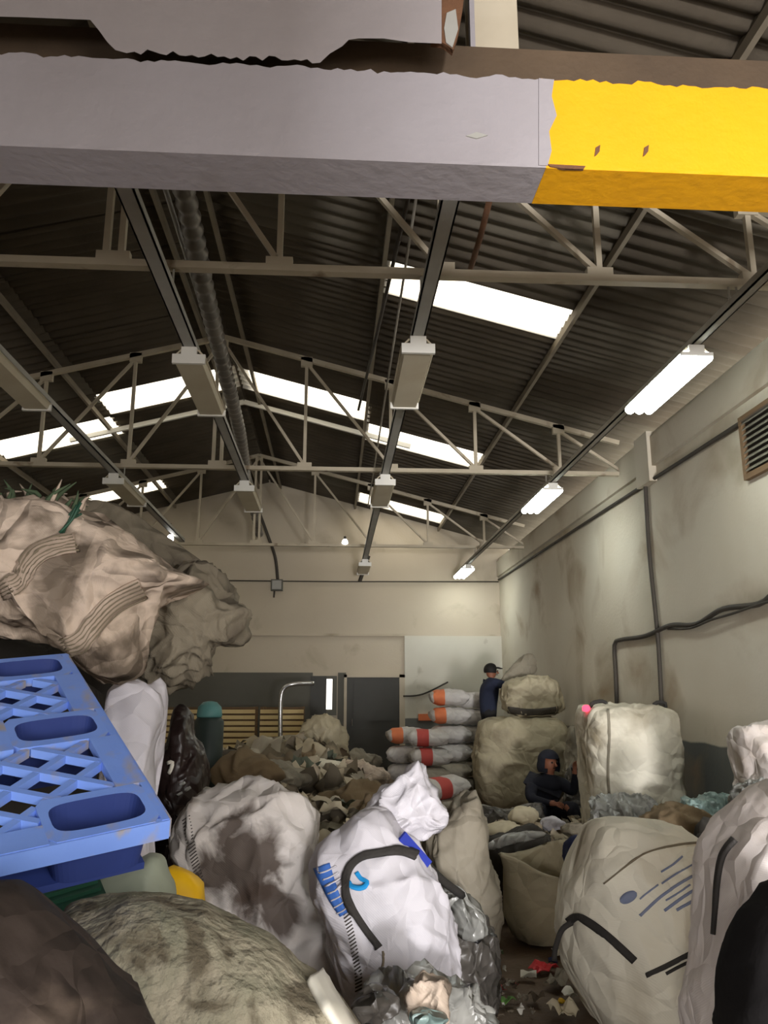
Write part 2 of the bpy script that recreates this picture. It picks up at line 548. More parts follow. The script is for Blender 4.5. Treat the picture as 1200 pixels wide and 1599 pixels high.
def drape(name, path, width, o, m, parent=None, thick=0.006, steps=30, lift=0.004, tree=None, smooth=True):
    """a strap or print lying on the surface of o along a traced path; width in pixels of the photo"""
    tree = tree or bvh(o)
    P = catmull(path, steps, closed=False)
    vs = []; fs = []
    rows = []
    for i, p in enumerate(P):
        d = (P[min(i + 1, steps - 1)] - P[max(i - 1, 0)])
        d.normalize()
        nrm = V((-d.y, d.x, 0))
        wd = width(i / (steps - 1)) if callable(width) else width if not isinstance(width, (list, tuple)) else width[0] + (width[1] - width[0]) * i / (steps - 1)
        row = []
        for s in (-0.5, -0.17, 0.17, 0.5):
            q = p + nrm * (wd * s)
            r = ray(q.x, q.y).normalized()
            hit = tree.ray_cast(EYE, r, 30)
            if hit[0] is None: break
            nn = hit[1] if hit[1].dot(r) < 0 else -hit[1]
            row.append((hit[0] + nn * lift, nn))
        if len(row) == 4: rows.append(row)
    for row in rows:
        for p, nn in row: vs.append(p + nn * thick)
        for p, nn in row: vs.append(p - nn * lift)
    if len(rows) < 2: return None
    for i in range(len(rows) - 1):
        a = i * 8; b = a + 8
        for k in range(3):
            fs.append((a + k, a + k + 1, b + k + 1, b + k))
        fs.append((a, b, b + 4, a + 4)); fs.append((a + 3, a + 7, b + 7, b + 3))
        for k in range(4, 7):
            fs.append((a + k, b + k, b + k + 1, a + k + 1))
    e = (len(rows) - 1) * 8
    fs += [(0, 4, 5, 1), (1, 5, 6, 2), (2, 6, 7, 3), (e, e + 1, e + 5, e + 4), (e + 1, e + 2, e + 6, e + 5), (e + 2, e + 3, e + 7, e + 6)]
    return mesh_obj(name, vs, fs, m, None if parent is False else (parent if parent is not None else o), smooth)


def stitches(name, path, count, length, o, m, slant=0.5):
    """row of seam stitches across a traced seam"""
    tree = bvh(o)
    P = catmull(path, count, closed=False)
    mb = MB()
    for i, p in enumerate(P):
        d = (P[min(i + 1, count - 1)] - P[max(i - 1, 0)]).normalized()
        nrm = V((-d.y, d.x, 0)) + d * slant
        ends = []
        for s in (-0.5, 0.5):
            q = p + nrm * (length * s)
            r = ray(q.x, q.y).normalized()
            h = tree.ray_cast(EYE, r, 30)
            if h[0] is None: break
            nn = h[1] if h[1].dot(r) < 0 else -h[1]
            ends.append(h[0] + nn * 0.003)
        if len(ends) == 2 and (ends[1] - ends[0]).length > 1e-4:
            mb.bar(ends[0], ends[1], 0.0045, 0.004, up=V((0, -1, 0)))
    if mb.v:
        return mb.build(name, m, o)


def polyslab(name, poly, y, thick, m, parent=None, rise=0.0):
    """flat slab with the traced outline, front face at distance y, given thickness"""
    pts = [PY(p[0], p[1], y) for p in poly]
    n = len(pts)
    vs = pts + [p + V((0, thick, thick * rise)) for p in pts]
    fs = [tuple(range(n)), tuple(range(2 * n - 1, n - 1, -1))] + [(i, (i + 1) % n, (i + 1) % n + n, i + n) for i in range(n)]
    return mesh_obj(name, vs, fs, m, parent)


def dup(root, dx):
    """copy a thing with parts and sub-parts, moved by dx"""
    dx = V(dx)
    r = root.copy(); COL.objects.link(r)
    r.location = root.location + dx
    for ch in [c for c in root.children]:
        c = ch.copy(); COL.objects.link(c)
        c.parent = r
        for g in [q for q in ch.children]:
            k = g.copy(); COL.objects.link(k); k.parent = c
    return r


# ================================================================== THE SETTING
XR, XL, YB, YF, RX = 3.72, -6.72, 17.8, -3.0, -1.5
tag(MB().box(XL - .3, XR + .3, YF - 2, YB + .3, -0.2, 0).build('floor', M_floor), 'brown trodden dirt floor strewn with litter', kind='structure')
tag(MB().box(-30, 30, -45, YF - 2, -0.2, -.005).build('floor_yard', M_floor), 'bare dirt yard outside the open gate', kind='structure')
wr = tag(MB().box(XR, XR + .25, YF, YB, 0, 4.62).build('wall_right', M_wallR), 'dirty white side wall with grey lower band', kind='structure')
tag(MB().box(XL - .25, XL, YF, YB, 0, 4.62).build('wall_left', M_wallR), 'dirty white side wall with grey lower band behind waste piles', kind='structure')
MB().box(XR - .05, XR + .02, YF, YB, 4.2, 4.55).build('ring_beam', M_wallR, wr)
MB().box(XR - .09, XR + .02, 8.75, 9.15, 4.02, 4.62).build('corbel', M_wallR, wr)

# back wall: pieces around the narrow daylight slit
sx0, sx1 = PY(510, 1080, YB).x, PY(519, 1080, YB).x
sz0, sz1 = PY(515, 1108, YB).z, PY(515, 1060, YB).z
mb = MB()
mb.box(XL - .25, sx0, YB, YB + .25, 0, 4.62)
mb.box(sx1, XR + .25, YB, YB + .25, 0, 4.62)
mb.box(sx0, sx1, YB, YB + .25, 0, sz0)
mb.box(sx0, sx1, YB, YB + .25, sz1, 4.62)
gz = lambda x: 6.42 - 0.26 * abs(x - RX)
mb.add([(XL - .25, YB, 4.62), (XR + .25, YB, 4.62), (XR + .25, YB, gz(XR + .25)), (RX, YB, gz(RX)), (XL - .25, YB, gz(XL - .25)),
        (XL - .25, YB + .25, 4.62), (XR + .25, YB + .25, 4.62), (XR + .25, YB + .25, gz(XR + .25)), (RX, YB + .25, gz(RX)), (XL - .25, YB + .25, gz(XL - .25))],
       [(0, 1, 2, 3, 4), (9, 8, 7, 6, 5), (0, 5, 6, 1), (1, 6, 7, 2), (2, 7, 8, 3), (3, 8, 9, 4), (4, 9, 5, 0)])
wb = tag(mb.build('wall_back', M_wallB), 'dusty beige end wall with a grey lower band', kind='structure')
pz = lambda px, py, yy=YB: PY(px, py, yy)
# ledge, pale panel, grey lower band, door
MB().box(XL, XR, YB - .05, YB, 2.86, 2.91).build('ledge', M_wallB, wb)
MB().box(1.56, XR, YB - .06, YB, 0, 2.87).build('pale_panel', M_panel, wb)
mb = MB()
mb.box(XL, sx0 - .3, YB - .03, YB, 0, 2.07)
mb.box(sx1 + .12, .28, YB - .03, YB, 0, 2.07)
mb.build('painted_band', M_greyband, wb)
dr = tag(MB().box(.30, 1.44, YB - .07, YB - .01, 0.02, 1.97).build('door_1', M_doorgrey), 'dark grey metal door in end wall', kind='structure')
mb = MB(); mb.box(.24, .30, YB - .09, YB, 0, 2.03); mb.box(1.44, 1.56, YB - .09, YB, 0, 2.03); mb.box(.24, 1.56, YB - .09, YB, 1.97, 2.03)
mb.build('door_frame', M_wallB, dr)
MB().tube([(.42, YB - .10, .95), (.42, YB - .10, 1.10)], .015).build('door_handle', M_steel, dr)
for zz in (.1, 1.05):
    MB().box(.45, 1.32, YB - .085, YB - .07, zz, zz + .8).build('door_panel', M_doorgrey, dr)
# dark window surround by the slit
wn = empty('window_1', (sx0, YB, sz0 - .1)); tag(wn, 'dark window left open a crack with daylight showing through slit', kind='structure')
mb = MB(); mb.box(sx0 - .34, sx0, YB - .06, YB, sz0 - .12, sz1 + .06)
mb.build('shutter', M_doorgrey, wn)
mb = MB(); mb.box(sx1, sx1 + .1, YB - .06, YB, sz0 - .12, sz1 + .06); mb.box(sx0, sx1, YB - .06, YB, sz1, sz1 + .06); mb.box(sx0, sx1, YB - .06, YB, sz0 - .12, sz0)
mb.build('window_frame', M_greyband, wn)

# front wall behind the photographer, with the open gate and a doorway added for the fill lamp
mb = MB()
mb.box(XL - .25, -2.25, YF - .25, YF, 0, 4.62); mb.box(-.65, 1.0, YF - .25, YF, 0, 4.62); mb.box(-2.25, -.65, YF - .25, YF, 2.6, 4.62); mb.box(3.5, XR + .25, YF - .25, YF, 0, 4.62); mb.box(1.0, 3.5, YF - .25, YF, 3.3, 4.62)
mb.add([(XL - .25, YF, 4.62), (XR + .25, YF, 4.62), (XR + .25, YF, gz(XR + .25)), (RX, YF, gz(RX)), (XL - .25, YF, gz(XL - .25)),
        (XL - .25, YF - .25, 4.62), (XR + .25, YF - .25, 4.62), (XR + .25, YF - .25, gz(XR + .25)), (RX, YF - .25, gz(RX)), (XL - .25, YF - .25, gz(XL - .25))],
       [(0, 1, 2, 3, 4), (9, 8, 7, 6, 5), (0, 5, 6, 1), (1, 6, 7, 2), (2, 7, 8, 3), (3, 8, 9, 4), (4, 9, 5, 0)])
tag(mb.build('wall_front', M_wallB), 'beige gable wall with wide open gate and added doorway', kind='structure')

# roof: corrugated sheets laid ridge to eave in three rows each side, some of them clear
SLOPE = 0.26
RIDGE = 6.35
ceil = MB()
pr = []
for k in range(9):
    a = pi * k / 8
    pr.append((RX - .16 * cos(a), RIDGE + .01 + .035 * sin(a)))
vs = [(x, yy, z) for yy in (YF, YB + .2) for x, z in pr] + [(x, yy, z + .02) for yy in (YF, YB + .2) for x, z in pr]
fs = [(i, i + 1, i + 10, i + 9) for i in range(8)] + [(i + 18, i + 19, i + 28, i + 27) for i in range(8)]
ceil.add(vs, fs)
ceiling = tag(ceil.build('ceiling', M_sheet, origin=(0, 0, 0)), 'dark corrugated gabled roof with clear sheets let in', kind='structure')


def sheet_mesh(nm, length, m, amp=.024, waves=5, seg=8):
    """corrugated sheet: local x down the slope 0..length, local y 0..1 (scaled), corrugation runs along x"""
    vs = []; fs = []
    n = waves * seg
    for side in (0, 1):
        for xx in (0, length):
            for k in range(n + 1):
                vs.append((xx, k / n, amp * sin(2 * pi * waves * k / n) + side * .008))
    r = n + 1
    for k in range(n):
        fs.append((k, k + 1, r + k + 1, r + k)); fs.append((2 * r + k, 3 * r + k, 3 * r + k + 1, 2 * r + k + 1))
        fs.append((k, 2 * r + k, 2 * r + k + 1, k + 1)); fs.append((r + k, r + k + 1, 3 * r + k + 1, 3 * r + k))
    me = bpy.data.meshes.new(nm)
    me.from_pydata(vs, [], fs)
    me.materials.append(m)
    me.polygons.foreach_set('use_smooth', [True] * len(me.polygons))
    return me


rows = [(0.02, 2.02), (1.98, 3.92), (3.84, 5.75)]
cols = [12.05 - .89 * k for k in range(5)] + [7.86, 7.16]
while cols[-1] > YF: cols.append(cols[-1] - .89)
cols = sorted(cols) + [12.05 + .89 * k for k in range(1, 7)] + [YB + .2]
sk = math.sqrt(1 + SLOPE * SLOPE)
clear = {(1, 1, 7.16), (1, 0, 11.16), (1, 1, 12.05), (1, 1, 16.5), (-1, 0, 11.16), (-1, 1, 12.05), (-1, 1, 15.61)}
sheets = {}
for r, (d0, d1) in enumerate(rows):
    for k, mm in (('opaque', M_sheet), ('grey', M_sheet2), ('clear', M_sky)):
        sheets[(r, k)] = sheet_mesh('roof_sheet_row', (d1 - d0) * sk, mm)
for side in (1, -1):
    for r, (d0, d1) in enumerate(rows):
        for y0, y1 in zip(cols, cols[1:]):
            isclear = any(s == side and rr == r and abs(yy - y0) < .05 for s, rr, yy in clear)
            kind = 'clear' if isclear else ('grey' if (r == 2 and rnd.random() < .6) or rnd.random() < .12 else 'opaque')
            o = bpy.data.objects.new('skylight_sheet' if isclear else 'roof_sheet', sheets[(r, kind)])
            COL.objects.link(o)
            # side -1: mirror by turning half round about z
            sc = (y1 - y0) + (.0 if isclear else .05)
            yy0 = y0 if side == 1 else y1
            o.location = (RX + side * d0, yy0, RIDGE - SLOPE * d0 - .006 * r)
            ang = atan(SLOPE)
            o.rotation_euler = (0, ang, 0) if side == 1 else (0, ang, pi)
            o.scale = (1, sc, 1)
            under(o, ceiling)
            if isclear: o['label'] = 'clear translucent roof sheet'

# purlins along the hall under the sheets
zroof = lambda x: RIDGE - SLOPE * abs(x - RX)
for d, side in ((.25, 1), (1.95, 1), (3.85, 1), (.25, -1), (2.1, -1), (3.85, -1)):
    x = RX + side * d
    o = MB().box(x - .02, x + .02, YF, YB, zroof(x) - .115, zroof(x) - .04).build('roof_purlin', M_purlin)
    nm = {(.25, 1): 'painted steel purlin close beside ridge on lamplit roof slope', (1.95, 1): 'painted steel purlin halfway down roof slope above lit lamps',
          (3.85, 1): 'painted steel purlin low on roof slope above lit tube lamps', (.25, -1): 'painted steel purlin close beside ridge on slope over tarp bales',
          (2.1, -1): 'painted steel purlin halfway down roof slope over tarp bales', (3.85, -1): 'painted steel purlin low on roof slope over tarp bales'}[(d, side)]
    tag(o, nm, 'purlin', 'roof purlins')
# pale rafter strip below the clear sheets near the ridge
mb = MB()
for side in (1, -1):
    a = V((RX, 12.35, RIDGE - .13)); b = V((RX + side * 2.7, 12.35, RIDGE - .13 - SLOPE * 2.7))
    mb.bar(a, b, .05, .07)
tag(mb.build('lit_rafter', M_capwhite), 'thin pale rafter following both roof slopes beside ridge skylights', 'rafter')

# ================================================================== TRUSSES
HB = 4.4
px_ = [0, 1.1, 2.2, 3.3, 4.4, 5.2]
ztop = lambda d: 6.17 - SLOPE * d


def make_truss(y, label):
    t = empty('roof_truss', (RX, y, HB))
    tag(t, label, 'truss', 'roof trusses')
    MB().box(RX - 5.2, RX + 5.2, y - .035, y + .035, HB - .03, HB + .02).build('bottom_chord', M_truss, t)
    for s in (1, -1):
        MB().bar((RX, y, ztop(0)), (RX + s * 5.2, y, ztop(5.2)), .06, .06).build('top_chord', M_truss, t)
    for off in (-.05, .05):
        MB().box(RX + off - .02, RX + off + .02, y - .025, y + .025, HB, ztop(0)).build('vertical', M_truss, t)
    MB().box(RX - .11, RX + .11, y - .03, y + .03, HB - .015, HB + .08).build('gusset_plate', M_truss, t)
    for s in (1, -1):
        for i, d in enumerate(px_[1:], 1):
            x = RX + s * d
            if i < 5:
                MB().box(x - .02, x + .02, y - .02, y + .02, HB, ztop(d)).build('vertical', M_truss, t)
                MB().box(x - .09, x + .09, y - .03, y + .03, HB - .02, HB + .075).build('gusset_plate', M_truss, t)
                MB().box(x - .075, x + .075, y - .03, y + .03, ztop(d) - .10, ztop(d) + .025).build('gusset_plate', M_truss, t)
            pd = px_[i - 1]
            MB().bar((RX + s * pd, y, ztop(pd) - .05), (RX + s * d, y, HB + .04), .034, .04, up=V((0, 1, 0))).build('diagonal', M_truss, t)
    return t


t1 = make_truss(4.93, 'cream steel roof truss just beyond yellow-ended concrete beam')
make_truss(9.83, 'cream steel roof truss, middle one between beam and end wall')
make_truss(15.15, 'cream steel roof truss closest to beige end wall')

# ================================================================== BEAM OVERHEAD AND WHAT IS ABOVE IT
YBM = 2.56
beam = empty('concrete_beam', (0, YBM + .11, 3.5))
tag(beam, 'grey painted concrete beam with yellow end and broken edge above', 'beam')
rb = random.Random(3)


def edge_beam(name, x0, x1, m, zb=3.5, zt=3.885, rough=.02):
    n = max(3, int((x1 - x0) / .025)); vs = []; fs = []
    for i in range(n + 1):
        x = x0 + (x1 - x0) * i / n
        j = noise.noise(V((x * 9, 3, 1))) * rough + noise.noise(V((x * 40, 5, 1))) * rough * .6
        k = noise.noise(V((x * 11, 8, 1))) * .003
        for yy, zz in ((YBM, zb), (YBM + k, zb + .012), (YBM, zt + j), (YBM + .22, zt + j), (YBM + .22, zb)):
            vs.append((x, yy, zz))
    for i in range(n):
        a = i * 5; b = a + 5
        for k in range(5): fs.append((a + k, a + (k + 1) % 5, b + (k + 1) % 5, b + k))
    fs.append((4, 3, 2, 1, 0)); e = n * 5; fs.append((e, e + 1, e + 2, e + 3, e + 4))
    return mesh_obj(name, vs, fs, m, beam)


xsplit = PY(850, 200, YBM).x
edge_beam('painted_span', XL, xsplit, M_conc)
edge_beam('yellow_end', xsplit, XR, M_yellow, zb=3.499)['label'] = 'bright yellow painted end'
# ragged paint seam and dark scuffs
seam = [(842, 122), (866, 124), (862, 150), (870, 180), (858, 205), (862, 235), (856, 258), (842, 258)]
polyslab('paint_seam', seam, YBM - .004, .01, M_conc, beam)
for cx, cy in ((932, 236), (1008, 236)):
    polyslab('scuff', [(cx - 3, cy + 8), (cx - 1, cy - 6), (cx + 6, cy - 10), (cx + 5, cy), (cx + 1, cy + 5)], YBM - .004, .006, M_rust, beam)
polyslab('scuff', [(728, 212), (745, 206), (762, 211), (745, 216)], YBM - .004, .006, M_tray, beam)
# chipped underside edge
polyslab('chipped_edge', [(856, 256), (915, 259), (912, 264), (880, 263), (860, 260)], YBM - .005, .01, M_rust, beam)

# broken plaster wall above the beam
poly = [(-420, -260), (690, -260), (690, 68)]
for x, y in [(640, 66), (600, 60), (560, 60), (545, 62), (535, 72), (515, 84), (500, 98), (488, 99)]: poly.append((x, y))
for i in range(28):
    x = 480 - i * 10
    poly.append((x, 97 - (480 - x) * .052 + rb.uniform(-7, 3)))
poly += [(198, 83), (180, 78), (168, 66), (155, 48), (141, 31), (90, 29), (40, 27), (-420, 15)]
pw = tag(polyslab('plaster_wall', poly, YBM + .01, .10, M_plaster, None, 1.1), 'grey plaster slab with ragged broken lower edge above concrete beam', 'wall panel')
# dark steel band behind
tag(MB().box(XL, XR, 2.83, 3.0, 4.09, 4.27).build('steel_band_beam', M_brownband), 'rusty brown steel beam behind and above concrete beam', 'beam')
tag(MB().box(XL, PY(800, 60, 2.83).x - .25, 2.80, 2.86, 3.885, 4.09).build('gap_shade_board', M_brownband), 'dark brown board added as shade in gap between beam and plaster slab', 'board')  # added backing; its dark brown stands in for shade in the gap
# column stub and torn rusty plate
cx0, cx1 = PY(735, 30, 3.05).x, PY(806, 30, 3.05).x
co = empty('steel_column', ((cx0 + cx1) / 2, 3.1, 4.27)); tag(co, 'cream steel column rising from brown beam beside broken plaster', 'column')
MB().box(cx0, cx1, 3.02, 3.035, 4.2, 6.0).build('flange', M_truss, co)
MB().box(cx0, cx1, 3.17, 3.185, 4.2, 6.0).build('flange', M_truss, co)
MB().box((cx0 + cx1) / 2 - .008, (cx0 + cx1) / 2 + .008, 3.035, 3.17, 4.2, 6.0).build('web', M_truss, co)
MB().box(cx0 - .012, cx0 + .01, 3.0, 3.04, 4.2, 6.0).build('edge_strip', M_conc, co)
tp = tag(polyslab('torn_rusty_plate', [(678, -60), (732, -60), (722, 20), (716, 55), (708, 78), (698, 70), (690, 66), (674, 64), (682, 30), (690, 5)], 2.60, .03, M_rust),
         'torn rusty plate hanging between plaster slab and column', 'metal plate')
polyslab('bare_patch', [(698, 20), (712, 14), (716, 45), (707, 74), (697, 66), (694, 44)], 2.595, .01, M_tray, tp)

# ================================================================== CABLE TRAYS, LAMPS, DUCT
def tray(x, z, y0, y1, label, wd=.1, m=M_tray):
    mb = MB()
    mb.box(x - wd / 2, x + wd / 2, y0, y1, z, z + .012)
    mb.box(x - wd / 2, x - wd / 2 + .01, y0, y1, z, z + .06)
    mb.box(x + wd / 2 - .01, x + wd / 2, y0, y1, z, z + .06)
    o = mb.build('cable_tray', m); tag(o, label, 'cable tray', 'cable trays under the trusses')
    for ty in (4.93, 9.83, 15.15):
        if y0 < ty < y1:
            MB().tube([(x - wd * .4, ty, z), (x - wd * .4, ty, HB - .03)], .008, 6).build('hanger', m, o)
            MB().tube([(x + wd * .4, ty, z), (x + wd * .4, ty, HB - .03)], .008, 6).build('hanger', m, o)
    return o


ZL = 4.12
tray(2.74, ZL + .091, 3.2, 17.6, 'pale tray carrying the lit tube lamps beside dirty white wall', .07, M_cablepale)
tray(.60, ZL + .091, 3.1, 17.6, 'grey tray carrying unlit lamps on lit-lamp side of ridge')
tray(-1.14, ZL + .091, 3.1, 11.6, 'grey tray carrying unlit lamps just under ridge duct')
tray(-2.68, ZL + .091, 4.0, 14.0, 'grey tray carrying unlit lamps above tarp bales')


def lamp(x, y0, label, lit, length=1.22, group=None):
    y1 = y0 + length
    t = empty('tube_lamp', (x, (y0 + y1) / 2, ZL - .1))
    tag(t, label, 'lamp', group)
    mb = MB()    # trough reflector: trapezoid section
    sec = [(-.07, .085), (.07, .085), (.13, .02), (.122, .015), (.06, .075), (-.06, .075), (-.122, .015), (-.13, .02)]
    v = [(x + a, yy, ZL - .005 + b) for yy in (y0 + .03, y1 - .03) for a, b in sec]
    f = [(i, (i + 1) % 8, (i + 1) % 8 + 8, i + 8) for i in range(8)] + [(0, 7, 6, 5, 4, 3, 2, 1)[::-1], tuple(range(8, 16))]
    mb.add(v, f)
    mb.build('reflector', M_fix, t)
    if lit:
        for off in (-.088, 0, .088):
            MB().tube([(x + off, y0 + .02, ZL), (x + off, y1 - .02, ZL)], .042, 12).build('tube', M_tubeon, t, True)
    else:
        MB().hexa([(x - .10, y0 + .03, ZL - .035), (x + .10, y0 + .03, ZL - .035), (x + .10, y1 - .03, ZL - .035), (x - .10, y1 - .03, ZL - .035),
                   (x - .12, y0 + .03, ZL + .02), (x + .12, y0 + .03, ZL + .02), (x + .12, y1 - .03, ZL + .02), (x - .12, y1 - .03, ZL + .02)]).build('diffuser', M_fix, t)
    for yy in (y0, y1 - .03):
        c = MB()
        c.box(x - .125, x + .125, yy, yy + .03, (ZL if lit else ZL - .045), ZL + .03)
        c.box(x - .06, x + .06, yy, yy + .03, ZL + .03, ZL + .09)
        c.build('end_cap', M_capwhite, t)
    return t


lamp(2.74, 5.52, 'glowing tube lamp over wall louvre, ahead of middle truss', True, group='lit tube lamps')
lamp(2.74, 9.62, 'glowing tube lamp at middle roof truss', True, group='lit tube lamps')
lamp(2.74, 16.1, 'glowing tube lamp close to end wall', True, group='lit tube lamps')
lamp(.60, 5.5, 'unlit tube lamp hanging below large clear roof sheet', False, group='unlit tube lamps')
lamp(.60, 9.35, 'unlit tube lamp on tray between ridge and lit lamps at middle truss', False, group='unlit tube lamps')
lamp(.60, 15.6, 'unlit tube lamp on tray between ridge and lit lamps by end wall', False, group='unlit tube lamps')
lamp(-1.14, 5.8, 'unlit tube lamp under ridge duct ahead of middle truss', False, group='unlit tube lamps')
lamp(-1.14, 9.75, 'unlit tube lamp under ridge duct at middle truss', False, group='unlit tube lamps')
lamp(-2.68, 5.75, 'unlit tube lamp above tarp bales, closest to concrete beam', False, group='unlit tube lamps')
lamp(-2.68, 9.5, 'unlit tube lamp above tarp bales at middle truss', False, group='unlit tube lamps')

# ribbed duct along the ridge
pts = catmull([(-1.0, 3.1, 5.05), (-1.11, 5.22, 5.1), (-1.19, 6.77, 5.1), (-1.33, 10.67, 5.1), (-1.5, 13.2, 5.1), (-1.56, 15.0, 5.08), (-1.52, 15.9, 4.75)], 300, False)
rad = [.075 + .02 * (1 if (i // 2) % 2 else -1) * (0.6 + 0.4 * noise.noise(V((i * .05, 1, 1)))) for i in range(300)]
du = MB().tube(pts, rad, 12).build('ribbed_duct', M_duct, None, True)
tag(du, 'ribbed grey flexible duct running along ridge of roof', 'duct')
mb = MB()
mb.tube(catmull([(-1.25, 3.1, 5.2), (-1.32, 8, 5.22), (-1.5, 15, 5.2)], 20, False), .022, 6)
tag(mb.build('ridge_pipe', M_tray, None, True), 'thin grey pipe running beside ribbed ridge duct', 'pipe')
# hanging cables and rods by the tray
for k, (a, b, lab) in enumerate([(((768, 300), 4.9), ((735, 420), 4.9), 'rusty pipe slanting beside grey tray below clear sheet'),
                                 (((650, 310), 5.3), ((575, 790), 5.3), 'thin grey cable strung along roof beside lamp tray'),
                                 (((640, 300), 5.0), ((560, 640), 5.0), 'thin brown pipe strung along roof beside lamp tray')]):
    A = PZ(a[0][0], a[0][1], a[1]); B = PZ(b[0][0], b[0][1], b[1])
    o = MB().tube([A, (A + B) / 2 - V((0, 0, .03)), B], (.022, .012, .016)[k], 6).build('roof_pipe', (M_rust, M_cablepale, M_cable)[k], None, True)
    tag(o, lab, 'pipe', 'thin pipes under the roof')
# bulbs
for (bx, by, yy), lab in (((539, 846, 15.15), 'small glowing bulb hanging from truss closest to end wall'), ((266, 840, 13.4), 'small glowing bulb above rolled tarp beside tray')):
    c = PY(bx, by, yy)
    t = empty('light_bulb', c); tag(t, lab, 'bulb', 'small glowing bulbs')
    MB().lathe([(.01, -.075), (.045, -.06), (.06, -.02), (.05, .02), (.025, .05)], c, 14).build('glass', M_bulb, t, True)
    MB().lathe([(.026, .05), (.026, .1), (.012, .11)], c, 10).build('socket', M_cable, t, True)
    MB().tube([c + V((0, 0, .1)), V((c.x, c.y, HB + .02))], .006, 5).build('cord', M_cable, t)

# ================================================================== RIGHT WALL FITTINGS
mb = MB()
t = empty('wall_louvre', (XR, 6.35, 3.5)); tag(t, 'dusty slatted ventilation louvre in brown frame high on white wall', 'louvre')
y0, y1, z0, z1 = 5.85, 6.70, 3.53, 4.02
for a in ((y0 - .05, y0, z0 - .05, z1 + .05), (y1, y1 + .05, z0 - .05, z1 + .05), (y0, y1, z0 - .05, z0), (y0, y1, z1, z1 + .05)):
    MB().box(XR - .05, XR, *a).build('frame_bar', M_woodframe, t)
MB().box(XR - .01, XR, y0, y1, z0, z1).build('backing', M_cable, t)
for k in range(9):
    z = z0 + .02 + k * .054
    MB().hexa([(XR - .05, y0, z), (XR - .05, y1, z), (XR - .005, y1, z + .04), (XR - .005, y0, z + .04),
               (XR - .05, y0, z + .012), (XR - .05, y1, z + .012), (XR - .005, y1, z + .052), (XR - .005, y0, z + .052)]).build('slat', M_louvre, t)


def wcable(pts, r, lab, m=M_cable, name='wall_cable'):
    o = MB().tube(catmull(pts, 140, False), r, 6).build(name, m, None, True)
    return tag(o, lab, 'cable', 'cables on the white wall')


wcable([(XR - .03, YF + .1, 3.98), (XR - .03, 6.0, 4.02), (XR - .03, 9.0, 4.05), (XR - .03, 13, 4.09), (XR - .03, 17.7, 4.12)], .022, 'long thin conduit running level just under top of white wall')
wcable([(XR - .03, 9.03, 4.05), (XR - .03, 9.06, 3.2), (XR - .03, 9.0, 2.2), (XR - .03, 9.06, 1.2), (XR - .03, 9.06, .9)], .024, 'dark cable dropping straight down white wall behind cream bag')
wcable([(XR - .03, YF + .1, 2.5), (XR - .04, 0, 2.38), (XR - .03, 3, 2.46), (XR - .03, 5.8, 2.40), (XR - .04, 6.4, 2.44), (XR - .03, 6.75, 2.37), (XR - .04, 7.4, 2.39), (XR - .03, 8.0, 2.30), (XR - .04, 8.6, 2.34), (XR - .03, 9.4, 2.28), (XR - .03, 10.2, 2.29), (XR - .03, 10.45, 2.24), (XR - .03, 10.47, 1.9), (XR - .03, 10.52, 1.2)], .026, 'thick wavy dark cable crossing white wall then turning down')
wcable([(XR - .03, YF + .1, 2.45), (XR - .05, 2, 2.40), (XR - .05, 5.8, 2.35), (XR - .05, 6.5, 2.37), (XR - .05, 7.2, 2.33), (XR - .06, 7.6, 2.31), (XR - .05, 8.1, 2.27), (XR - .03, 8.7, 2.31)], .012, 'thin second cable twisted along the thick wavy cable')
mb = MB().box(XR - .12, XR, 10.42, 10.6, 1.05, 1.3).build('socket_box', M_tray); tag(mb, 'grey socket box on white wall where wavy cable ends', 'socket box')

# back wall: hanging cable, junction box, level cable
A = PY(405, 800, 17.3)
pts = [A, PY(418, 835, 17.4), PY(430, 870, 17.6), PY(434, 905, 17.72)]
tag(MB().tube(catmull(pts, 24, False), .035, 7).build('hanging_cable', M_cable, None, True), 'thick dark cable sagging to junction box on end wall', 'cable')
c = PY(433, 914, YB)
j = tag(MB().box(c.x - .13, c.x + .13, YB - .12, YB, c.z - .13, c.z + .12).build('junction_box', M_greyband), 'grey junction box on end wall under sagging cable', 'junction box')
MB().box(c.x - .10, c.x + .10, YB - .135, YB - .12, c.z - .10, c.z + .09).build('cover_plate', M_tray, j)
MB().tube([c + V((-.05, -.06, -.12)), c + V((-.06, -.06, -.28))], .02, 6).build('cable_gland', M_cable, j)
a = PY(300, 906, YB).z
tag(MB().tube([(XL + .1, YB - .03, a), (0, YB - .035, a - .01), (XR - .02, YB - .03, a + .02)], .014, 6).build('wall_cable', M_cable, None, True), 'thin level cable running across beige end wall', 'cable')
c = PY(565, 890, 17.6)
tag(MB().bar(PY(576, 868, 17.5), PY(562, 908, 17.75), .07, .05).build('cable_drop', M_cable), 'short dark cable duct slanting down end wall', 'cable duct')
c0 = PY(630, 1087, YB - .09); c1 = PY(700, 1065, YB - .09)
tag(MB().tube(catmull([c0, PY(660, 1084, YB - .09), c1], 16, False), .018, 6).build('sagging_cable', M_cable, None, True), 'thin cable sagging across pale panel beside dark door', 'cable')
c = PY(666, 1120, YB - .08)
tag(MB().box(c.x - .17, c.x + .17, YB - .10, YB - .06, c.z - .07, c.z + .07).build('orange_notice', M_sacko), 'small orange notice plate on pale panel', 'sign')

